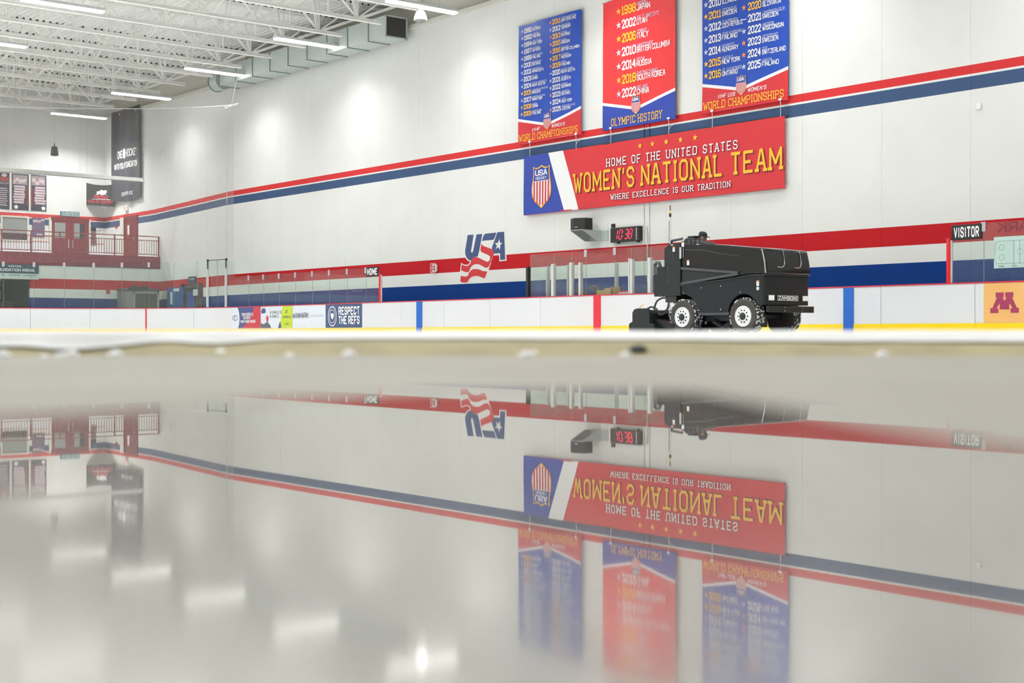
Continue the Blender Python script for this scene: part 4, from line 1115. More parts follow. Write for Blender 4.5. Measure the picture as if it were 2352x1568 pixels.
def wall_speaker():
    root = empty('wall_speaker', (-32.2, YW, 3.0), 'black box speaker on a grey steel wall bracket left of the clock', 'speaker')
    MB().prism([(-32.80, 28.98), (-32.50, 28.86), (-32.16, 29.02), (-32.16, 29.34), (-32.80, 29.34)], 3.28, 3.66, 'z').build('cabinet', 'sign_black', root, bevel=0.01)
    box_obj('slot', (-32.48, -32.36, 28.86, 28.90, 3.36, 3.375), 'dome_white', root)
    MB().prism([(28.80, 3.27), (29.62, 3.27), (29.62, 2.96), (29.40, 2.96)], -32.62, -32.60, 'x').build('bracket_side', 'galvanised', root)
    MB().prism([(28.80, 3.27), (29.62, 3.27), (29.62, 2.96), (29.40, 2.96)], -32.08, -32.06, 'x').build('bracket_side', 'galvanised', root)
    box_obj('bracket_plate', (-32.62, -32.06, 28.80, 29.63, 3.265, 3.28), 'galvanised', root)
    box_obj('wall_plate', (-32.62, -31.75, 29.61, 29.635, 2.96, 3.27), 'galvanised', root)
wall_speaker()
for x, z1, lab in ((-30.16, 6.5, 'left of two thin painted conduits running down the wall past the clock'), (-29.93, 6.5, 'right of two thin painted conduits running down the wall past the clock')):
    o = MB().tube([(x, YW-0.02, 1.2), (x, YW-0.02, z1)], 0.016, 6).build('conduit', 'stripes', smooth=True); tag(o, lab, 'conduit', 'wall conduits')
o = MB().tube([(-30.25, YW-0.08, 3.30), (-30.12, YW-0.05, 3.34), (-30.02, YW-0.03, 3.26), (-30.0, YW-0.03, 3.0), (-30.0, YW-0.03, 1.6)], 0.014, 6).build('cable', 'trim_cream', smooth=True); tag(o, 'pale cable curving from the clock down the wall', 'cable')
def caged_alarm():
    x, z = -40.96, 2.43
    root = empty('caged_alarm', (x, YW, z), 'small white caged alarm on the red band left of the emblem', 'alarm')
    box_obj('housing', (x-0.12, x+0.12, YW-0.08, YW, z-0.13, z+0.13), 'dome_white', root, bevel=0.02)
    box_obj('panel', (x-0.09, x+0.09, YW-0.086, YW-0.08, z-0.09, z+0.09), 'fire_red', root)
    for k in range(4): MB().tube([(x-0.15+0.1*k, YW-0.13, z-0.17), (x-0.15+0.1*k, YW-0.13, z+0.17)], 0.008, 5).build('cage_bar', 'dome_white', root)
    for k in range(3): MB().tube([(x-0.15, YW-0.13, z-0.16+0.16*k), (x+0.15, YW-0.13, z-0.16+0.16*k)], 0.008, 5).build('cage_bar', 'dome_white', root)
caged_alarm()
o = box_obj('junction_box', (-18.80, -18.68, YW-0.05, YW, 5.40, 5.55), 'dome_white', bevel=0.01); tag(o, 'small white junction box high on the wall at the right', 'box')
o = box_obj('light_switch', (-28.86, -28.70, YW-0.06, YW, 1.93, 2.12), 'galv_dark', bevel=0.01); tag(o, 'small grey switch box on the wall behind the scorekeeper glass', 'box')

# things standing on the scorekeeper's desk
def scorer():
    root = empty('scorers_desk', (-29.8, 28.2, 0), 'dark desk behind the boards in the scorekeeper box', 'desk')
    box_obj('top', (-31.6, -28.7, 27.95, 28.55, 0.93, 0.97), 'chair_black', root)
    for x in (-31.5, -28.8):
        for y in (28.0, 28.5): box_obj('leg', (x-0.03, x+0.03, y-0.03, y+0.03, -0.004, 0.93), 'chair_black', root)
    root = empty('wooden_crate', (-30.2, 28.2, 0.97), 'small pale wooden crate on the scorekeeper desk', 'crate')
    box_obj('side', (-30.62, -29.92, 28.05, 28.09, 0.97, 1.33), 'wood', root); box_obj('side', (-30.62, -29.92, 28.41, 28.45, 0.97, 1.40), 'wood', root)
    box_obj('end', (-30.62, -30.58, 28.05, 28.45, 0.97, 1.34), 'wood', root); box_obj('end', (-29.96, -29.92, 28.05, 28.45, 0.97, 1.42), 'wood', root)
    box_obj('bottom', (-30.58, -29.96, 28.09, 28.41, 0.97, 1.0), 'wood', root)
    root = empty('control_console', (-31.0, 28.2, 0.97), 'dark tilted control console beside the wooden crate', 'console')
    MB().prism([(-31.50, 1.40), (-31.42, 1.42), (-31.06, 1.05), (-31.10, 0.97), (-31.18, 0.97)], 28.0, 28.3, 'y').build('panel', 'chair_black', root)
    MB().prism([(-31.05, 1.44), (-30.90, 1.50), (-30.72, 1.46), (-30.66, 1.33), (-30.76, 1.26), (-30.86, 1.36), (-31.0, 1.36)], 28.1, 28.32, 'y').build('handset', 'crumb', root, bevel=0.02)
    MB().tube([(-30.72, 28.2, 1.32), (-30.72, 28.2, 0.97)], 0.02, 6).build('stalk', 'chair_black', root)
    root = empty('card_holder', (-29.4, 28.2, 0.97), 'red and white card holder on the scorekeeper desk', 'sign')
    MB().prism([(-29.78, 0.97), (-28.98, 0.97), (-29.12, 1.29), (-29.72, 1.29)], 28.1, 28.14, 'y').build('backing', 'fire_red', root)
    box_obj('card', (-29.66, -29.22, 28.08, 28.10, 1.06, 1.24), 'print_white', root)
    mb = MB(); put_text(mb, 'HOCKEY', -29.63, 1.11, 0.09, lambda u, v: (u, 28.075, v), width=0.38, th=1.2); mb.build('lettering', 'fire_red', root)
scorer()

# ------------------------------------------------------------------ far end: balcony and railing
def balcony():
    root = empty('balcony', (XL, 25, 3.8), 'maroon fronted balcony across the end of the hall', 'balcony')
    box_obj('fascia', (XL-0.15, XL+0.03, -12.97, YW-0.02, 3.27, 3.85), 'maroon', root)
    box_obj('floor_slab', (XE+0.02, XL-0.15, -12.97, YW-0.02, 3.60, 3.84), 'rubber_floor', root)
    box_obj('soffit', (XL-3.97, XL-0.2, -12.97, YW-0.02, 3.27, 3.30), 'trim_cream', root)
    r = empty('railing', (XL, 25, 3.85), 'maroon steel railing along the balcony edge', 'railing')
    x = XL-0.03
    for z, w in ((4.84, 0.022), (4.64, 0.018), (3.95, 0.018)):
        MB().box(x-w, x+w, 10, 29.60, z-w, z+w).build('rail', 'rail_maroon', r)
    posts = [29.575, 28.42, 27.30, 25.95, 24.6, 23.24, 21.87, 20.5, 19.1, 17.7]
    for y in posts: MB().box(x-0.028, x+0.028, y-0.028, y+0.028, 3.85, 4.85).build('post', 'rail_maroon', r)
    y = 29.46; p0 = None
    while y > 17.5:
        if min(abs(y-q) for q in posts) > 0.05:
            if p0 is None: p0 = MB().box(x-0.010, x+0.010, y-0.010, y+0.010, 3.95, 4.64).build('baluster', 'rail_maroon', r, loc=Vector((x, y, 4.3))-r.location)
            else: dup(p0, r, Vector((x, y, 4.3))-r.location)
        y -= 0.128
balcony()
def on_end(off): return lambda u, v: (XE+off, u, v)
def end_wall():
    # wainscot
    for a, b in ((21.0, 26.6), (28.76, 29.6)):
        o = box_obj('trim_2', (XE, XE+0.02, a, b, 3.84, 4.80), 'wainscot'); tag(o, 'white wainscot %s the balcony doors' % ('left of' if a < 25 else 'right of'), 'trim', kind='structure')
        MB().box(XE, XE+0.03, a, b, 4.80, 4.84).build('rail_strip', 'orange_trim', o)
    # window
    w = empty('window_1', (XE, 24.8, 4.8), 'grey balcony window in a cream frame', 'window', kind='structure')
    box_obj('pane', (XE, XE+0.02, 24.20, 25.46, 5.20, 6.0), 'window_grey', w)
    box_obj('pane', (XE, XE+0.02, 24.20, 25.46, 4.86, 5.20), 'window_dark', w)
    for b in ((24.12, 24.20, 4.80, 6.08), (25.46, 25.56, 4.80, 6.08), (24.20, 25.46, 6.0, 6.08), (24.20, 25.46, 4.80, 4.86)):
        box_obj('window_frame', (XE, XE+0.06, *b), 'frame_cream', w)
    # double doors
    d = empty('door_1', (XE, 27.7, 3.85), 'maroon double doors on the balcony', 'door', kind='structure')
    for y0, y1, hy in ((26.76, 27.72, 27.62), (27.74, 28.72, 27.86)):
        l = box_obj('leaf', (XE, XE+0.05, y0, y1, 3.86, 5.96), 'maroon_door', d)
        g0 = 26.90 if y0 < 27 else 27.93
        box_obj('pane', (XE+0.05, XE+0.055, g0, g0+0.56, 5.05, 5.85), 'window_grey', l)
        if y0 > 27: box_obj('pane', (XE+0.055, XE+0.06, g0+0.30, g0+0.56, 5.05, 5.85), 'window_dark', l)
        box_obj('handle', (XE+0.05, XE+0.09, hy-0.03, hy+0.03, 4.55, 4.98), 'steel', l)
    box_obj('door_frame', (XE, XE+0.07, 26.70, 28.76, 5.96, 6.14), 'maroon_door', d)
    box_obj('door_frame', (XE, XE+0.06, 26.60, 26.74, 3.86, 6.1), 'frame_cream', d); box_obj('door_frame', (XE, XE+0.06, 28.74, 28.83, 3.86, 6.1), 'frame_cream', d)
    # teal sign
    s = empty('direction_sign', (XE, 27.7, 6.2), 'teal sign above the maroon double doors', 'sign')
    box_obj('panel', (XE, XE+0.09, 27.20, 28.21, 6.19, 6.45), 'sign_teal', s)
    mb = MB(); f = on_end(0.095); put_text(mb, 'TO HERB BROOKS', 27.25, 6.335, 0.08, f, width=0.91, th=1.1); put_text(mb, 'TRAINING CENTER', 27.25, 6.22, 0.08, f, width=0.91, th=1.1); mb.build('lettering', 'sign_pale', s)
    # three framed banners, left
    def lines(mb, f, y0, y1, z0, z1, n, fill=0.9):
        rnd = random.Random(int(y0*100)); dz = (z1-z0)/n
        for i in range(n):
            a = rnd.uniform(0, 0.10)*(y1-y0); b = rnd.uniform(0.86, 1.0)*(y1-y0); z = z1-dz*(i+0.5)
            mb.quad(f(y0+a, z-dz*fill*0.32), f(y0+b, z-dz*fill*0.32), f(y0+b, z+dz*fill*0.32), f(y0+a, z+dz*fill*0.32))
    for i, (y0, y1, lab) in enumerate(((23.72, 24.55, 'dark roster banner with red heading, cut off at the left side'), (24.70, 25.54, 'navy roster banner with team photo, in the middle of three'), (25.65, 26.47, 'navy roster banner with team photo, rightmost of three'))):
        r = empty('roster_banner', (XE, y0, 6.4), lab, 'banner', 'roster banners'); f = on_end(0.035); g = on_end(0.03)
        box_obj('cloth', (XE+0.012, XE+0.026, y0, y1, 6.40, 8.25), 'poster_navy', r)
        if i == 0:
            mb = MB(); put_text(mb, 'MEGA', y0+0.35, 7.84, 0.16, f, width=0.45, th=1.5); mb.build('lettering', 'print_red', r)
            mb = MB(); lines(mb, f, y0+0.1, y1-0.06, 6.55, 7.5, 9, 0.6); put_text(mb, 'CENTER', y0+0.3, 7.68, 0.07, f, width=0.5); fan(mb, f, ring(y1-0.25, 8.12, 0.14, 0.09, n=9)); mb.build('roster_lines', 'poster_pink', r)
        else:
            mb = MB(); mb.quad(g(y0+0.04, 7.70), g(y1-0.06, 7.70), g(y1-0.06, 8.18), g(y0+0.04, 8.18)); mb.build('photo', 'poster_grey', r)
            rnd = random.Random(i); mb = MB()
            for k in range(7): fan(mb, on_end(0.034), ring(y0+0.12+0.09*k, 7.86+rnd.uniform(-.05, .12), 0.05, 0.10, n=9))
            mb.build('photo_figures', 'poster_pink', r)
            mb = MB(); a, b = (y0+0.04, y1-0.17) if i == 1 else (y0+0.18, y1-0.03)
            lines(mb, f, a, b, 6.72, 7.66, 7, 1.2); mb.build('roster_lines', 'poster_pink', r)
            mb = MB(); c0, c1 = (y1-0.15, y1-0.04) if i == 1 else (y0+0.02, y0+0.14)
            mb.quad(f(c0, 6.6), f(c1, 6.6), f(c1, 7.6), f(c0, 7.6)); mb.build('side_stripe', 'poster_maroon', r)
            mb = MB(); fan(mb, f, star_pts((y0+0.2) if i == 1 else (y1-0.16), 6.54, 0.13, 0.6)); mb.build('crest', 'print_white', r)
        if i < 2: box_obj('white_batten', (XE, XE+0.04, y1+0.02, y1+0.11, 6.36, 8.28), 'frame_cream', r)
    # dark goalie banner near the corner
    r = empty('goalie_banner', (XE+0.1, 29.0, 6.85), 'dark banner with white animal crest and red lettering near the corner', 'banner')
    def F(off):
        def g(u, v):
            k = (u-28.55)/0.98      # 0 at the end wall, 1 at the long wall
            sag = 0.10*(2*k-1)**2*((v-6.85)/1.2)
            return (XE+0.04+1.42*k + off*0.58, 28.60+0.98*k - off*0.82, v + sag - 0.13*k)
        return g
    f0 = F(0); mb = MB(); n = 14
    for i in range(n+1):
        for j in range(7): mb.v.append(f0(28.55+0.98*i/n, 6.84+1.10*j/6))
    for i in range(n):
        for j in range(6): p = i*7+j; mb.f.append((p, p+7, p+8, p+1))
    mb.build('cloth', 'mega_black', r)
    f = F(0.012)
    mb = MB(); put_text(mb, 'MEGA', 28.82, 7.24, 0.14, f, width=0.46, th=1.5, shear=0.2); put_text(mb, 'GOALIE CENTER', 28.61, 7.00, 0.12, f, width=0.86, th=1.3); mb.build('lettering', 'print_red', r)
    mb = MB(); mb.quad(f(28.74, 7.17), f(29.38, 7.17), f(29.38, 7.195), f(28.74, 7.195))
    fan(mb, f, [(28.86, 7.40), (28.92, 7.46), (28.90, 7.58), (29.0, 7.62), (29.06, 7.70), (29.14, 7.66), (29.24, 7.68), (29.26, 7.56), (29.20, 7.52), (29.26, 7.42), (29.16, 7.46), (29.10, 7.40), (29.0, 7.48), (28.94, 7.42)])
    mb.build('crest', 'print_white', r)
    # posters beside the doors
    r = empty('wall_poster', (XE, 26.0, 5.05), 'purple poster between the window and the maroon doors', 'poster')
    box_obj('sheet', (XE, XE+0.035, 25.74, 26.38, 5.05, 6.05), 'poster_purple', r)
    mb = MB(); rnd = random.Random(4)
    for k in range(8): fan(mb, on_end(0.038), ring(25.80+0.075*k, 5.90+rnd.uniform(-.06, .06), 0.035, 0.07, n=8))
    mb.quad(*[on_end(0.038)(*q) for q in ((25.95, 5.12), (26.25, 5.12), (26.25, 5.22), (25.95, 5.22))]); mb.build('print_shape', 'poster_pink', r)
    r = empty('wall_poster', (XE, 29.0, 4.7), 'dark poster strip right of the maroon doors', 'poster')
    box_obj('sheet', (XE, XE+0.03, 28.84, 29.14, 4.72, 5.68), 'poster_grey', r)
    box_obj('header', (XE+0.03, XE+0.034, 28.84, 29.14, 5.48, 5.68), 'sign_black', r)
    mb = MB(); lines(mb, on_end(0.035), 28.87, 29.12, 4.80, 5.44, 6); mb.build('print_lines', 'poster_maroon', r)
    r = empty('wall_notice', (XE, 29.3, 5.5), 'small red and black notice at the corner beside the poster strip', 'notice')
    box_obj('sheet', (XE, XE+0.02, 29.18, 29.40, 5.50, 5.64), 'print_white', r)
    mb = MB(); put_text(mb, 'LA', 29.2, 5.53, 0.07, on_end(0.024), width=0.16, th=1.3); mb.build('lettering', 'fire_red', r)
end_wall()
# maroon door on the long wall at the end of the balcony
d = empty('door_2', (-67.6, YW, 3.85), 'tall maroon door on the long wall at the end of the balcony', 'door', kind='structure')
l = box_obj('leaf', (-68.35, -66.88, YW-0.05, YW, 3.86, 5.98), 'maroon_door', d)
box_obj('pane', (-67.98, -67.76, YW-0.056, YW-0.05, 5.15, 5.65), 'print_white', l)
MB().tube([(-67.1, YW-0.1, 4.8), (-67.1, YW-0.1, 5.0)], 0.025, 6).build('handle', 'steel', l)
box_obj('door_frame', (-68.45, -66.80, YW-0.07, YW, 5.98, 6.12), 'maroon_door', d)
for x in (-68.45, -66.88): box_obj('door_frame', (x, x+0.08, YW-0.07, YW, 3.86, 5.98), 'maroon_door', d)
box_obj('side_strip', (-69.05, -68.45, YW-0.01, YW, 3.86, 6.1), 'frame_cream', d)
s = empty('exit_sign', (-68.2, YW, 6.42), 'glowing pink exit sign above the maroon balcony door', 'sign')
box_obj('housing', (-68.34, -67.95, YW-0.10, YW, 6.42, 6.66), 'dome_white', s); box_obj('panel', (-68.34, -68.10, YW-0.11, YW-0.10, 6.44, 6.64), 'exit_pink', s)
o = box_obj('fire_bell', (-69.55, -69.35, YW-0.06, YW, 5.60, 5.74), 'fire_red', bevel=0.02); tag(o, 'small red fire bell on the blue band by the corner', 'bell')
# long black banner in the corner
def corner_banner():
    x0, w, z0, H = -69.78, 3.55, 6.9, 4.75
    root = empty('corner_banner', (x0+w/2, YW-0.1, z0), 'long charcoal hanging banner in the corner by the end wall', 'banner')
    F = banner_fn(x0, z0, YW-0.14, lambda u, v: 0.028*math.sin(3.6*u+0.25*v)+0.016*math.sin(6.1*u+1.0-0.3*v))
    mb = MB(); cloth(mb, F, w, lambda u: 0.05*math.sin(2*u), lambda u: H, 44, 30); mb.build('cloth', 'banner_black', root, smooth=True)
    f = F(0.02); mb = MB()
    put_text(mb, 'ONE', 0.75, 2.28, 0.34, f, width=0.62, th=1.2, seg=.08); fan(mb, f, ring(1.62, 2.46, 0.20, 0.27, n=20)); put_text(mb, 'HOCKEY', 1.95, 2.28, 0.34, f, width=1.15, th=1.0, seg=.08)
    put_text(mb, 'WITH YOU | FOUNDATION', 0.45, 1.72, 0.26, f, width=2.75, th=1.3, seg=.08); put_text(mb, 'CENTER ICE', 1.25, 0.30, 0.15, f, width=1.4, seg=.08)
    mb.build('lettering', 'print_white', root)
corner_banner()
# radiant heater tube and hanging speaker in front of the end wall
def heater():
    root = empty('radiant_heater', (-62, 24, 7.3), 'long pale radiant heater hung on wires before the end wall', 'heater')
    y0, y1 = 12.0, 27.7
    MB().prism([(-62.16, 7.24), (-62.06, 7.42), (-61.94, 7.42), (-61.84, 7.24), (-61.86, 7.24), (-61.96, 7.40), (-62.04, 7.40), (-62.14, 7.24)], y0, y1, 'y').build('reflector', 'heater_steel', root)
    MB().tube([(-62, y0, 7.28), (-62, y1+0.1, 7.28)], 0.05, 10).build('burner_tube', 'heater_steel', root, smooth=True)
    for y in (14.5, 17.5, 21.40, 21.72, 24.68, 25.03): MB().tube([(-62, y, 7.42), (-62, y, 12.6)], 0.005, 4).build('hanger_wire', 'wire', root)
    root = empty('hanging_speaker', (-62.3, 23.6, 8.2), 'black pendant speaker hanging before the end wall', 'speaker')
    c = (-62.3, 23.61, 8.2)
    MB().lathe([(0.13, -0.02), (0.175, 0.0), (0.18, 0.03), (0.14, 0.36), (0.11, 0.40)], c, 'z', 18).build('body', 'black_plastic', root, smooth=True)
    MB().lathe([(0.02, 0.40), (0.03, 0.47), (0.012, 0.56)], c, 'z', 10).build('bracket', 'black_plastic', root, smooth=True)
    MB().tube([(c[0], c[1], 8.75), (c[0], c[1], 12.6)], 0.005, 4).build('cable', 'wire', root)
heater()
# arena sign under the balcony
s = empty('arena_sign', (XL, 22, 2.58), 'blue-grey arena name sign over the dark hallway opening', 'sign')
box_obj('panel', (XL, XL+0.06, 17.2, 23.56, 2.84, 3.255), 'sign_navy', s); box_obj('lower_panel', (XL, XL+0.06, 17.2, 23.56, 2.58, 2.84), 'sign_pale', s)
mb = MB(); f = lambda u, v: (XL+0.064, u, v)
put_text(mb, 'HERB BROOKS FOUNDATION ARENA', 23.36, 2.94, 0.11, f, width=3.1, align='r', th=1.2); put_text(mb, 'SUPER RINK', 22.75, 3.13, 0.07, f, width=0.6, align='r'); mb.build('lettering', 'print_white', s)
mb = MB(); put_text(mb, 'LOCKER ROOMS', 23.46, 2.73, 0.055, f, width=0.62, align='r'); put_text(mb, '1-6', 23.2, 2.64, 0.05, f, align='c'); put_text(mb, 'RESTROOMS', 22.68, 2.73, 0.055, f, width=0.5, align='r'); put_text(mb, 'OFFICE', 21.98, 2.73, 0.055, f, width=0.4, align='r'); mb.build('lettering', 'ad_grey', s)
# booth in the corner
def booth():
    root = empty('booth', (-63.5, 28.6, 0), 'small grey sided booth with dark door in the corner under the balcony', 'booth')
    x = -63.0
    box_obj('body', (XL+0.02, x, 27.42, 29.05, -0.004, 2.14), 'siding', root)
    for k in range(12):
        z = 0.02+0.176*k; MB().prism([(x, z), (x+0.035, z), (x+0.012, z+0.17), (x, z+0.17)], 27.42, 27.70, 'y').build('siding_plank', 'siding', root)
    for b in ((27.70, 27.79, 0, 2.10), (28.92, 29.02, 0, 2.10), (27.70, 29.02, 1.98, 2.10)): box_obj('door_frame', (x, x+0.05, *b), 'siding_frame', root)
    for a, b in ((27.80, 28.35), (28.36, 28.92)): box_obj('door_leaf', (x, x+0.02, a, b, 0.01, 1.98), 'booth_door', root)
    MB().prism([(27.34, 2.14), (29.12, 2.14), (29.02, 2.22), (27.42, 2.24)], XL+0.02, x+0.1, 'x').build('roof', 'booth_roof', root)
    for y, r, lab in ((27.95, 0.22, 'left of two dark bundles on the booth roof'), (28.45, 0.20, 'right of two dark bundles on the booth roof')):
        o = MB().lathe([(r*0.9, 0), (r, 0.03), (r*0.8, 0.09), (r*0.3, 0.13)], (-63.4, y, 2.245), 'z', 12).build('tarp_bundle', 'tarp', smooth=True); tag(o, lab, 'bundle', 'bundles on the booth roof')
booth()
o = box_obj('fire_box', (XL, XL+0.10, 26.86, 27.02, 2.0, 2.22), 'fire_red', bevel=0.01); tag(o, 'red fire alarm box on the end wall left of the booth', 'alarm')
# blue door in the long wall
d = empty('door_3', (-61.5, YW, 0), 'blue steel door swung open beside a brown door frame', 'door', kind='structure')
l = box_obj('leaf', (-63.2, -61.45, YW-0.10, YW-0.05, 0.0, 2.29), 'door_blue', d)
box_obj('pane', (-62.82, -62.60, YW-0.11, YW-0.10, 1.48, 2.08), 'sign_pale', l); box_obj('name_plate', (-62.50, -61.86, YW-0.11, YW-0.10, 2.10, 2.24), 'sign_pale', l)
for b in ((-61.75, -61.40, 0, 2.42), (-59.85, -59.55, 0, 2.42), (-61.75, -59.55, 2.24, 2.42)): box_obj('door_frame', (b[0], b[1], YW-0.06, YW+0.02, b[2], b[3]), 'door_frame_brown', d)
box_obj('opening', (-61.40, -59.85, YW-0.02, YW, 0, 2.24), 'recess_shade', d); box_obj('glazing', (-61.2, -60.35, YW-0.03, YW-0.02, 0.9, 2.05), 'door_blue', d)  # flat dark sheet painted as the shade inside the doorway
box_obj('glazing', (-60.5, -60.0, YW-0.04, YW-0.03, 1.85, 2.15), 'sign_pale', d)
s = empty('room_sign', (-60.5, YW, 2.5), 'navy room sign above the brown door frame', 'sign')
box_obj('panel', (-60.95, -60.18, YW-0.08, YW-0.04, 2.46, 2.76), 'sign_navy', s)
mb = MB(); put_text(mb, 'TEAM ROOMS', -60.88, 2.60, 0.09, lambda u, v: (u, YW-0.084, v), width=0.62); mb.build('lettering', 'sign_pale', s)

# ------------------------------------------------------------------ ice resurfacing machine
ZX, ZY = -21.0, 22.91
def machine():
    root = empty('ice_resurfacer', (ZX, ZY, 0), 'black ice resurfacing machine driving beside the boards', 'machine')
    def P(p): return [(ZX+a, b) for a, b in p]
    y0, y1 = ZY-0.71, ZY+0.71
    def arc(cx, cz, r, a0, a1, n=10): return [(cx+r*math.cos(a0+(a1-a0)*i/n), cz+r*math.sin(a0+(a1-a0)*i/n)) for i in range(n+1)]
    # lower body with wheel arches
    prof = [(-0.43, 1.10), (0.82, 1.18), (1.94, 1.27), (1.94, 0.62), (1.80, 0.62)]
    prof += [p for p in arc(1.38, 0.42, 0.44, math.radians(26), math.radians(172), 12)]
    prof += [(0.82, 0.48), (0.12, 0.48)]
    prof += [p for p in arc(-0.38, 0.42, 0.47, math.radians(10), math.radians(92), 7)]
    prof += [(-0.43, 0.89)]
    body = MB().prism(P(prof), y0, y1, 'y').build('body', 'zam_body', root, bevel=0.012)
    for x in (0.82,): box_obj('panel_seam', (ZX+x-0.004, ZX+x+0.004, y0-0.003, y0, 0.49, 1.17), 'sign_black', body)
    for x, z in ((0.18, 1.02), (0.74, 1.04), (0.10, 0.53), (0.74, 0.54), (1.30, 0.90), (-0.35, 0.92)):
        MB().lathe([(0.013, -0.008), (0.010, -0.012)], (ZX+x, y0, z), 'y', 8).build('bolt', 'chrome', body)
    # snow tank
    tank = [(-0.43, 1.12), (0.82, 1.19), (1.60, 1.265), (2.02, 1.265), (2.0, 1.50), (1.93, 1.775), (1.88, 1.80), (1.0, 1.90), (0.2, 1.99), (-0.40, 2.03)]
    tk = MB().prism(P(tank), y0-0.012, y1+0.012, 'y').build('snow_tank', 'zam_gloss', root, bevel=0.035)
    tk.data.shade_smooth(); tk.data.set_sharp_from_angle(angle=math.radians(30))
    # lip under the tank
    MB().prism(P([(-0.44, 1.075), (0.82, 1.155), (1.60, 1.235), (2.0, 1.235), (2.0, 1.262), (1.60, 1.262), (0.82, 1.185), (-0.44, 1.11)]), y0-0.02, y1+0.02, 'y').build('tank_lip', 'sign_black', root)
    # tapered stiffener frame on the side of the tank
    ys = y0-0.012
    for a, b, w in (((-0.40, 1.465), (1.22, 1.315), 0.05), ((-0.40, 1.125), (1.22, 1.285), 0.05)):
        MB().prism(P([(a[0], a[1]-w/2), (b[0], b[1]-w/2), (b[0], b[1]+w/2), (a[0], a[1]+w/2)]), ys-0.035, ys, 'y').build('stiffener', 'zam_trim', tk)
    MB().prism(P([(1.16, 1.27), (1.26, 1.265), (1.26, 1.335), (1.16, 1.335)]), ys-0.04, ys, 'y').build('stiffener_end', 'zam_trim', tk)
    MB().prism(P([(-0.38, 1.15), (-0.38, 1.44), (1.16, 1.31), (1.16, 1.29)]), ys-0.012, ys, 'y').build('stiffener_panel', 'zam_matt', tk)
    MB().tube([(ZX-0.35, ys-0.004, 1.88), (ZX+0.3, ys-0.004, 1.83), (ZX+0.72, ys-0.004, 1.745), (ZX+1.30, ys-0.004, 1.66)], 0.005, 4).build('crease_line', 'zam_trim', tk)
    # chrome tubes stand in for the reflections in the nose grooves
    for yy in (ZY-0.12, ZY+0.42):
        x = ZX+1.965
        MB().tube([(x-0.02, yy, 1.78), (x+0.02, yy, 1.60), (x+0.035, yy, 1.50), (x+0.042, yy-0.04, 1.435), (x+0.045, yy-0.12, 1.41), (x+0.045, yy-0.24, 1.42)], 0.010, 5).build('nose_bright_line', 'chrome', tk)
    MB().tube([(ZX+1.90, ys, 1.78), (ZX+1.97, ys, 1.52), (ZX+2.0, ys, 1.28)], 0.014, 5).build('nose_bright_line', 'chrome', tk)
    # nose panel, lamps, plate, bumper
    xf = ZX+1.94
    nose = MB().box(xf-0.02, xf+0.03, y0+0.01, y1-0.02, 0.62, 1.235).build('nose_panel', 'zam_body', root, bevel=0.01)
    for a, b in ((22.295, 22.46), (23.39, 23.55)):
        h = box_obj('headlight', (xf+0.03, xf+0.07, a, b, 0.715, 0.822), 'dome_white', nose, bevel=0.012)
        box_obj('headlight_bezel', (xf+0.028, xf+0.05, a-0.012, b+0.012, 0.703, 0.834), 'zam_trim', h)
    pl = box_obj('name_plate', (xf+0.03, xf+0.045, 22.565, 23.255, 0.71, 0.828), 'sign_black', nose)
    mb = MB(); f = lambda u, v: (xf+0.049, u, v)
    put_text(mb, 'ZAMBONI', 22.615, 0.737, 0.064, f, width=0.59, th=1.15, gap=2.0); mb.build('lettering', 'print_white', pl)
    mb = MB(); a, b, c, d, t = 22.575, 23.245, 0.717, 0.821, 0.008
    for q in ((a, b, c, c+t), (a, b, d-t, d), (a, a+t, c, d), (b-t, b, c, d)): mb.quad(f(q[0], q[2]), f(q[1], q[2]), f(q[1], q[3]), f(q[0], q[3]))
    mb.build('plate_border', 'print_white', pl)
    bp = MB().box(xf+0.03, xf+0.12, 22.23, 23.68, 0.465, 0.60).build('bumper', 'zam_body', root, bevel=0.008)
    box_obj('bumper_cap', (xf+0.03, xf+0.13, 23.68, 23.80, 0.47, 0.605), 'dome_white', bp)
    for yy in (22.72, 23.29):
        for z in (0.50, 0.57): MB().lathe([(0.012, 0.12), (0.010, 0.13)], (xf, yy, z), 'x', 8).build('bolt', 'chrome', bp)
    # chassis under the body
    ch = box_obj('chassis', (ZX-0.9, ZX+1.10, ZY-0.40, ZY+0.40, 0.30, 0.62), 'hub_black', root)
    for x in (-0.38, 1.38): MB().tube([(ZX+x, y0+0.15, 0.40), (ZX+x, y1-0.15, 0.40)], 0.07, 10).build('axle', 'hub_black', ch, smooth=True)
    box_obj('side_step', (ZX+0.1, ZX+0.95, y0+0.02, y0+0.12, 0.42, 0.48), 'zam_trim', ch)
    MB().tube([(ZX+0.3, ZY-0.45, 0.30), (ZX+0.5, ZY-0.35, 0.16), (ZX+0.8, ZY-0.45, 0.26)], 0.06, 8).build('drive_shaft', 'hub_black', ch, smooth=True)
    box_obj('brush_guard', (ZX+1.45, ZX+1.60, ZY-0.42, ZY-0.20, 0.16, 0.32), 'hub_black', ch)
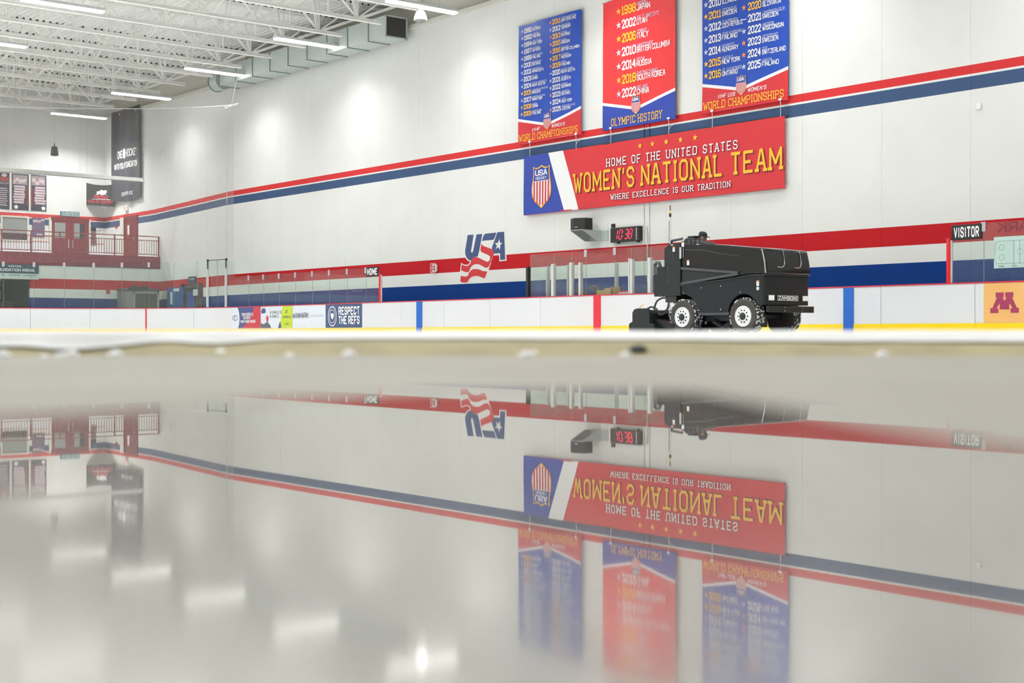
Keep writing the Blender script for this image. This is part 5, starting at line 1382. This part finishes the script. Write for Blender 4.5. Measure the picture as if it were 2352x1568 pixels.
    # wheels
    def wheel(x, side):
        yo = y0-0.01 if side < 0 else y1+0.01         # outer face
        R = 0.388; w = root; c = (ZX+x, yo, R)
        s = 1 if side < 0 else -1
        wroot = MB().lathe([(0.22, 0.02*s), (0.255, 0.0), (0.33, -0.012*s), (0.368, 0.012*s), (0.382, 0.05*s), (0.386, 0.13*s), (0.382, 0.21*s), (0.366, 0.245*s), (0.30, 0.26*s), (0.2, 0.24*s)], c, 'y', 36).build('wheel', 'rubber', root, smooth=True)
        mb = MB().lathe([(0.222, 0.02*s), (0.220, -0.010*s), (0.205, -0.012*s), (0.195, 0.006*s), (0.175, 0.014*s), (0.155, 0.008*s), (0.145, -0.002*s), (0.10, -0.010*s), (0.0, -0.010*s)], c, 'y', 30); mb.build('rim', 'rim_white', wroot, smooth=True)
        mb = MB()
        for k in range(10):
            a = 2*PI*k/10; u, v = 0.128*math.cos(a), 0.128*math.sin(a)
            mb.lathe([(0.019, 0.0), (0.018, -0.012*s)], (c[0]+u, c[1], c[2]+v), 'y', 8)
        mb.build('rim_holes', 'hub_black', wroot)
        MB().lathe([(0.082, 0.02*s), (0.08, -0.03*s), (0.06, -0.045*s), (0.0, -0.045*s)], c, 'y', 12).build('hub', 'hub_black', wroot, smooth=True)
        # tread lugs, packed with snow
        lug, snow = MB(), MB(); rnd = random.Random(int(x*100)+side)
        for k in range(64):
            for j, yy in enumerate((0.025, 0.060, 0.095, 0.130, 0.165, 0.200, 0.232)):
                a = 2*PI*(k+0.5*(j % 2))/64
                tgt = snow if rnd.random() < 0.36 else lug
                r0, r1 = 0.372, 0.392 if tgt is lug else 0.395
                da = 0.030; hw = 0.013
                pts = []
                for rr in (r0, r1):
                    for aa, dy in ((a-da, -hw), (a+da, -hw), (a+da*0.8, hw), (a-da*1.1, hw)):
                        pts.append((c[0]+rr*math.cos(aa), c[1]+s*(yy+dy), c[2]+rr*math.sin(aa)))
                n = len(tgt.v); tgt.v += pts; tgt.f += [tuple(n+i for i in q) for q in ((3,2,1,0),(4,5,6,7),(0,1,5,4),(1,2,6,5),(2,3,7,6),(3,0,4,7))]
        o = lug.build('tread_lugs', 'rubber', wroot); o['kind'] = 'stuff'
        o = snow.build('packed_snow', 'snow_clump', wroot); o['kind'] = 'stuff'
    for x in (-0.39, 1.38):
        for sd in (-1, 1): wheel(x, sd)
    # rear cabinets: auger column and side box
    col = MB().prism(P([(-0.82, 0.86), (-0.44, 0.86), (-0.44, 1.99), (-0.47, 2.03), (-0.80, 2.02), (-0.82, 1.99)]), y0-0.02, ZY-0.30, 'y').build('auger_column', 'zam_matt', root, bevel=0.012)
    MB().prism(P([(-0.95, 1.50), (-0.82, 1.50), (-0.82, 1.99), (-0.88, 1.97), (-0.95, 1.92)]), y0, ZY-0.30, 'y').build('column_shoulder', 'zam_matt', col)
    MB().lathe([(0.03, -0.004), (0.02, -0.010)], (ZX-0.63, y0-0.02, 1.74), 'y', 10).build('latch', 'sign_black', col)
    box_obj('latch_slot', (ZX-0.66, ZX-0.61, y0-0.026, y0-0.02, 1.66, 1.82), 'sign_black', col)
    MB().tube([(ZX-0.83, y0+0.1, 2.02), (ZX-0.82, y0+0.1, 2.10), (ZX-0.50, y0+0.1, 2.13), (ZX-0.47, y0+0.1, 2.02)], 0.03, 8).build('grab_handle', 'zam_trim', col, smooth=True)
    box_obj('label_strip', (ZX-0.72, ZX-0.66, y0-0.026, y0-0.02, 1.985, 2.005), 'print_white', col)
    rb = MB().prism(P([(-1.285, 0.86), (-0.82, 0.86), (-0.82, 1.53), (-1.27, 1.52), (-1.285, 1.50)]), y0, ZY-0.05, 'y').build('side_box', 'zam_matt', root, bevel=0.012)
    box_obj('vent_slot', (ZX-0.975, ZX-0.93, y0-0.004, y0, 1.28, 1.44), 'sign_black', rb)
    for x, z in ((-1.25, 0.89), (-1.06, 0.89), (-0.85, 0.89), (-0.85, 1.18), (-0.85, 1.50)): MB().lathe([(0.010, -0.006), (0.008, -0.010)], (ZX+x, y0, z), 'y', 8).build('bolt', 'chrome', rb)
    MB().tube([(ZX-1.32, y0+0.08, 1.50), (ZX-1.33, y0+0.08, 1.58), (ZX-1.28, y0+0.08, 1.63), (ZX-1.20, y0+0.08, 1.62), (ZX-1.17, y0+0.08, 1.55), (ZX-1.17, y0+0.08, 1.50)], 0.042, 10).build('elbow_pipe', 'zam_trim', rb, smooth=True)
    box_obj('pipe_block', (ZX-1.30, ZX-1.16, y0-0.01, y0+0.16, 1.36, 1.53), 'zam_trim', rb, bevel=0.01)
    # sight tube and hook
    MB().tube([(ZX-0.42, ys-0.02, 1.68), (ZX-0.42, ys-0.02, 1.93)], 0.024, 8).build('sight_tube', 'alu', root, smooth=True)
    box_obj('sight_tube_clip', (ZX-0.385, ZX-0.32, ys-0.03, ys, 1.94, 2.03), 'dome_white', root, bevel=0.01)
    MB().tube([(ZX-0.34, ys-0.02, 1.70), (ZX-0.34, ys-0.02, 2.06), (ZX-0.36, ys-0.02, 2.09), (ZX-0.38, ys-0.02, 2.06)], 0.008, 5).build('hook_rod', 'chrome', root)
    # warning labels
    for x, z, lx in ((-0.636, 1.90, y0-0.022), (-0.207, 1.585, ys-0.002), (1.78, 1.075, y0-0.003)):
        lb = box_obj('warning_label', (ZX+x-0.034, ZX+x+0.034, lx-0.004, lx, z-0.055, z+0.055), 'print_white', root)
        box_obj('label_header', (ZX+x-0.034, ZX+x+0.034, lx-0.006, lx-0.004, z+0.022, z+0.055), 'print_orange', lb)
        box_obj('label_mark', (ZX+x-0.018, ZX+x+0.018, lx-0.006, lx-0.004, z-0.015, z+0.0), 'ad_grey', lb)
    MB().lathe([(0.04, 0.0), (0.038, -0.006), (0.0, -0.006)], (ZX+1.78, y0-0.002, 0.965), 'y', 16).build('round_badge', 'alu', root)
    # console and seat at the driving position
    cs = MB().prism(P([(-0.42, 1.95), (-0.40, 2.10), (-0.34, 2.135), (-0.12, 2.13), (-0.07, 2.06), (0.12, 2.045), (0.20, 1.99), (0.22, 1.95)]), ZY-0.66, ZY-0.28, 'y').build('console', 'sign_black', root, bevel=0.02)
    for k in range(4): box_obj('console_rib', (ZX-0.26+0.13*k, ZX-0.20+0.13*k, ZY-0.672, ZY-0.655, 1.99, 2.08), 'zam_trim', cs)
    box_obj('armrest', (ZX-0.36, ZX-0.10, ZY-0.60, ZY-0.40, 2.14, 2.18), 'sign_black', root, bevel=0.02)
    st = box_obj('seat', (ZX-1.20, ZX-0.72, ZY-0.02, ZY+0.50, 1.20, 1.32), 'sign_black', root, bevel=0.04)
    box_obj('seat_base', (ZX-1.20, ZX-0.72, ZY+0.0, ZY+0.48, 0.86, 1.20), 'zam_matt', root)
    box_obj('backrest', (ZX-1.28, ZX-1.18, ZY+0.0, ZY+0.48, 1.28, 1.80), 'sign_black', root, bevel=0.04)
    box_obj('deck', (ZX-1.28, ZX-0.43, ZY-0.3, ZY+0.70, 0.80, 0.88), 'zam_matt', root)
    MB().tube([(ZX-0.46+0.0, ZY+0.23+0.17*math.cos(t*PI/8), 1.72+0.17*math.sin(t*PI/8)) for t in range(17)], 0.014, 6).build('steering_wheel', 'sign_black', root, smooth=True)
    # tall pole standing on the column
    px, py = ZX-0.80, y0+0.03
    pole = MB().tube([(px, py, 2.0), (px, py, 2.66)], 0.014, 8).build('pole', 'alu', root, smooth=True)
    MB().tube([(px-0.035, py, 2.0), (px-0.035, py, 2.55)], 0.007, 5).build('pole_cable', 'black_plastic', pole)
    MB().lathe([(0.012, 2.62), (0.03, 2.65), (0.03, 2.68), (0.014, 2.72)], (px, py, 0), 'z', 10).build('pole_knuckle', 'black_plastic', pole, smooth=True)
    MB().tube([(px, py, 2.72), (px, py, 2.77)], 0.012, 6).build('pole_band', 'kick_yellow', pole); MB().tube([(px, py, 2.77), (px, py, 2.89)], 0.013, 6).build('pole_grip', 'poster_maroon', pole)
    # conditioner sled at the back
    sl = box_obj('conditioner', (ZX-1.90, ZX-1.09, ZY-0.86, ZY+0.86, 0.012, 0.20), 'zam_matt', root, bevel=0.02)
    for ya, yb in ((ZY-0.90, ZY-0.84), (ZY+0.84, ZY+0.90)):
        MB().prism(P([(-1.90, 0.01), (-1.09, 0.01), (-1.09, 0.235), (-1.23, 0.26), (-1.23, 0.50), (-1.26, 0.57), (-1.33, 0.595), (-1.66, 0.595), (-1.74, 0.57), (-1.79, 0.50), (-1.79, 0.30), (-1.90, 0.25)]), ya, yb, 'y').build('end_plate', 'zam_matt', sl, bevel=0.01)
    MB().prism(P([(-1.74, 0.2), (-1.25, 0.2), (-1.25, 0.48), (-1.34, 0.56), (-1.62, 0.56), (-1.74, 0.46)]), ZY-0.83, ZY+0.83, 'y').build('hood', 'zam_matt', sl, bevel=0.02)
    MB().prism(P([(-1.23, 0.20), (-0.62, 0.12), (-0.62, 0.24), (-1.23, 0.36)]), ZY-0.75, ZY+0.75, 'y').build('blade_housing', 'zam_body', sl)
    for x in (-1.80, -1.28): MB().lathe([(0.012, -0.006), (0.01, -0.010)], (ZX+x, ZY-0.90, 0.06), 'y', 8).build('bolt', 'chrome', sl)
    MB().tube([(ZX-1.66, ZY-0.8, 0.58), (ZX-1.64, ZY-0.8, 0.63), (ZX-1.52, ZY-0.8, 0.68)], 0.010, 5).build('lever', 'print_gold', sl)
    # hydraulic hoses
    for pts in ([(-1.34, 0.57), (-1.26, 0.74), (-1.10, 0.82), (-0.92, 0.83), (-0.84, 0.88)], [(-1.30, 0.56), (-1.15, 0.53), (-0.98, 0.54), (-0.90, 0.62), (-0.85, 0.86)], [(-1.20, 0.46), (-1.08, 0.45), (-0.95, 0.52), (-0.86, 0.68), (-0.84, 0.88)], [(-1.55, 0.59), (-1.42, 0.63), (-1.26, 0.58), (-1.14, 0.44)]):
        q = []
        V = [Vector((ZX+a, y0+0.06, b)) for a, b in pts]
        for i in range(len(V)-1):
            p0, p1, p2, p3 = V[max(i-1, 0)], V[i], V[i+1], V[min(i+2, len(V)-1)]
            for k in range(5):
                t = k/5; q.append(0.5*((2*p1)+(p2-p0)*t+(2*p0-5*p1+4*p2-p3)*t*t+(3*p1-p0-3*p2+p3)*t**3))
        q.append(V[-1])
        MB().tube(q, 0.021, 7).build('hose', 'hose', root, smooth=True)
    MB().tube([(ZX-0.80, y0+0.05, 0.86), (ZX-0.85, y0+0.05, 0.40)], 0.014, 6).build('lift_cylinder', 'chrome', root)
    box_obj('hinge_block', (ZX-0.95, ZX-0.60, y0+0.02, y0+0.18, 0.72, 0.87), 'hub_black', root, bevel=0.02)
    box_obj('lift_arm', (ZX-0.92, ZX-0.80, ZY-0.45, ZY-0.35, 0.2, 0.86), 'hub_black', root); box_obj('lift_arm', (ZX-0.92, ZX-0.80, ZY+0.35, ZY+0.45, 0.2, 0.86), 'hub_black', root)
machine()

# ------------------------------------------------------------------ driver
def driver():
    root = empty('person', (ZX-0.9, ZY+0.23, 1.32), 'driver in black cap and dark jacket at the back of the machine', 'person')
    cx, cy = ZX, ZY+0.0
    hy = cy+0.02
    V = [((-0.95, 0.23, 1.42), 0.15), ((-0.90, 0.22, 1.62), 0.15), ((-0.78, 0.16, 1.84), 0.14), ((-0.66, 0.10, 1.95), 0.07), ((-0.55, 0.04, 2.05), 0.055),
         ((-0.76, -0.05, 1.86), 0.085), ((-0.66, -0.12, 1.60), 0.058), ((-0.50, 0.02, 1.68), 0.042),
         ((-0.76, 0.37, 1.86), 0.085), ((-0.66, 0.48, 1.60), 0.058), ((-0.50, 0.40, 1.70), 0.042),
         ((-0.92, 0.13, 1.40), 0.10), ((-0.56, 0.10, 1.40), 0.075), ((-0.58, 0.10, 0.98), 0.055), ((-0.50, 0.10, 0.92), 0.045),
         ((-0.92, 0.33, 1.40), 0.10), ((-0.56, 0.36, 1.40), 0.075), ((-0.58, 0.36, 0.98), 0.055), ((-0.50, 0.36, 0.92), 0.045)]
    Ed = [(0,1),(1,2),(2,3),(3,4),(2,5),(5,6),(6,7),(2,8),(8,9),(9,10),(0,11),(11,12),(12,13),(13,14),(0,15),(15,16),(16,17),(17,18)]
    me = D.meshes.new('body'); bm = bmesh.new(); lay = bm.verts.layers.skin.verify(); vs = []
    base = wloc(root)
    for i, (p, r) in enumerate(V):
        v = bm.verts.new(Vector((cx+p[0], cy+p[1], p[2]))-base); v[lay].radius = (r, r); v[lay].use_root = (i == 0); vs.append(v)
    for a, b in Ed: bm.edges.new((vs[a], vs[b]))
    bm.to_mesh(me); bm.free(); me.materials.append(MATS['jacket'])
    o = D.objects.new('body', me); COL.objects.link(o); o.parent = root
    md = o.modifiers.new('skin', 'SKIN'); md.use_smooth_shade = True
    sd = o.modifiers.new('sub', 'SUBSURF'); sd.levels = 1; sd.render_levels = 2
    # hands closed on the wheel: palm and five bent fingers
    for hx, hyy, hz in ((-0.47, 0.05, 1.70), (-0.47, 0.40, 1.72)):
        mb = MB(); c = Vector((cx+hx, cy+hyy, hz))
        mb.tube([c+Vector((-0.05, 0, -0.01)), c+Vector((-0.02, 0, 0)), c+Vector((0.02, 0, 0.01))], [0.028, 0.04, 0.03], 10)
        for k in range(4):
            b = c+Vector((0.015, -0.03+0.02*k, 0.015)); L = (0.026, 0.03, 0.028, 0.022)[k]
            mb.tube([b, b+Vector((L, 0, 0.012)), b+Vector((L*1.3, 0, -0.014)), b+Vector((L*0.6, 0, -0.034))], [0.010, 0.0095, 0.009, 0.007], 7)
        b = c+Vector((-0.015, 0.03, 0.0)); mb.tube([b, b+Vector((0.02, 0.022, 0.006)), b+Vector((0.04, 0.015, -0.008))], [0.012, 0.010, 0.008], 7)
        mb.build('hand', 'skin', root, smooth=True)
    # head, facing the direction of travel and bent a little forward
    bm = bmesh.new(); bmesh.ops.create_icosphere(bm, subdivisions=4, radius=1.0)
    H = Vector((cx-0.455, hy, 2.185))
    for v in bm.verts:
        x, y, z = v.co
        sx, sy, sz = 0.098, 0.076, 0.118
        p = Vector((x*sx, y*sy, z*sz))
        if z < -0.1: p.x += 0.010*(-z); p.y *= 1-0.22*(-z); 
        if x > 0.3 and z < -0.45: p.x += 0.016*x                      # chin
        if x > 0.75 and abs(y) < 0.28 and -0.35 < z < 0.18: p.x += 0.026*(1-abs(y)/0.28)*(1-abs(z+0.15)/0.33 if abs(z+0.15) < 0.33 else 0)   # nose
        if x > 0.6 and 0.0 < z < 0.25 and 0.2 < abs(y) < 0.6: p.x -= 0.007     # eye sockets
        if x > 0.7 and abs(z+0.55) < 0.07 and abs(y) < 0.4: p.x -= 0.006       # mouth line
        v.co = p
    me = D.meshes.new('head'); bm.transform(__import__('mathutils').Matrix.Rotation(math.radians(12), 4, 'Y')); 
    for v in bm.verts: v.co += H-base
    bm.to_mesh(me); bm.free(); me.materials.append(MATS['skin']); me.shade_smooth()
    hd = D.objects.new('head', me); COL.objects.link(hd); hd.parent = root
    for s in (-1, 1):
        mb = MB().lathe([(0.010, -0.006*s), (0.026, 0.0), (0.024, 0.008*s), (0.010, 0.006*s)], (H.x-0.008, H.y+s*0.074, H.z-0.01), 'y', 12); mb.build('ear', 'skin', hd, smooth=True)
        MB().lathe([(0.009, -0.002), (0.006, 0.003)], (H.x+0.086, H.y+s*0.032, H.z+0.0), 'x', 8).build('eye', 'sign_black', hd, smooth=True)
    # hair behind and at the sides, below the cap
    mb = MB().lathe([(0.090, -0.035), (0.102, 0.0), (0.103, 0.045)], (H.x-0.016, H.y, H.z-0.005), 'z', 20)
    mb.v = [(x if x < H.x+0.02 else H.x+0.02, H.y+(y-H.y)*0.80, z) for x, y, z in mb.v]; mb.build('hair', 'hair', hd, smooth=True)
    # cap
    mb = MB().lathe([(0.104, 0.0), (0.108, 0.012), (0.106, 0.04), (0.092, 0.075), (0.06, 0.098), (0.012, 0.106)], (H.x-0.004, H.y, H.z+0.028), 'z', 26)
    mb.v = [(x, H.y+(y-H.y)*0.82, z-(x-H.x)*0.16) for x, y, z in mb.v]; cp = mb.build('cap', 'cap_cloth', root, smooth=True)
    n = 12; mb = MB()
    for z in (0.0, -0.008):
        for i in range(n+1):
            a = -1.05+2.1*i/n
            mb.v.append((H.x+0.093*math.cos(a), H.y+0.078*math.sin(a)*1.05, H.z+0.030+z-0.016)); mb.v.append((H.x+0.06+0.125*math.cos(a*0.9), H.y+0.085*math.sin(a), H.z+0.004+z-0.012*abs(math.sin(a))))
    m = 2*(n+1)
    for i in range(n):
        p = 2*i; mb.f += [(p, p+1, p+3, p+2), (m+p, m+p+2, m+p+3, m+p+1), (p+1, m+p+1, m+p+3, p+3), (p, p+2, m+p+2, m+p)]
    mb.build('cap_brim', 'cap_cloth', cp, smooth=True)
    MB().lathe([(0.075, -0.02), (0.085, 0.01), (0.07, 0.035)], (cx-0.55, cy+0.03, 2.03), 'z', 16).build('collar', 'jacket', root, smooth=True)
driver()
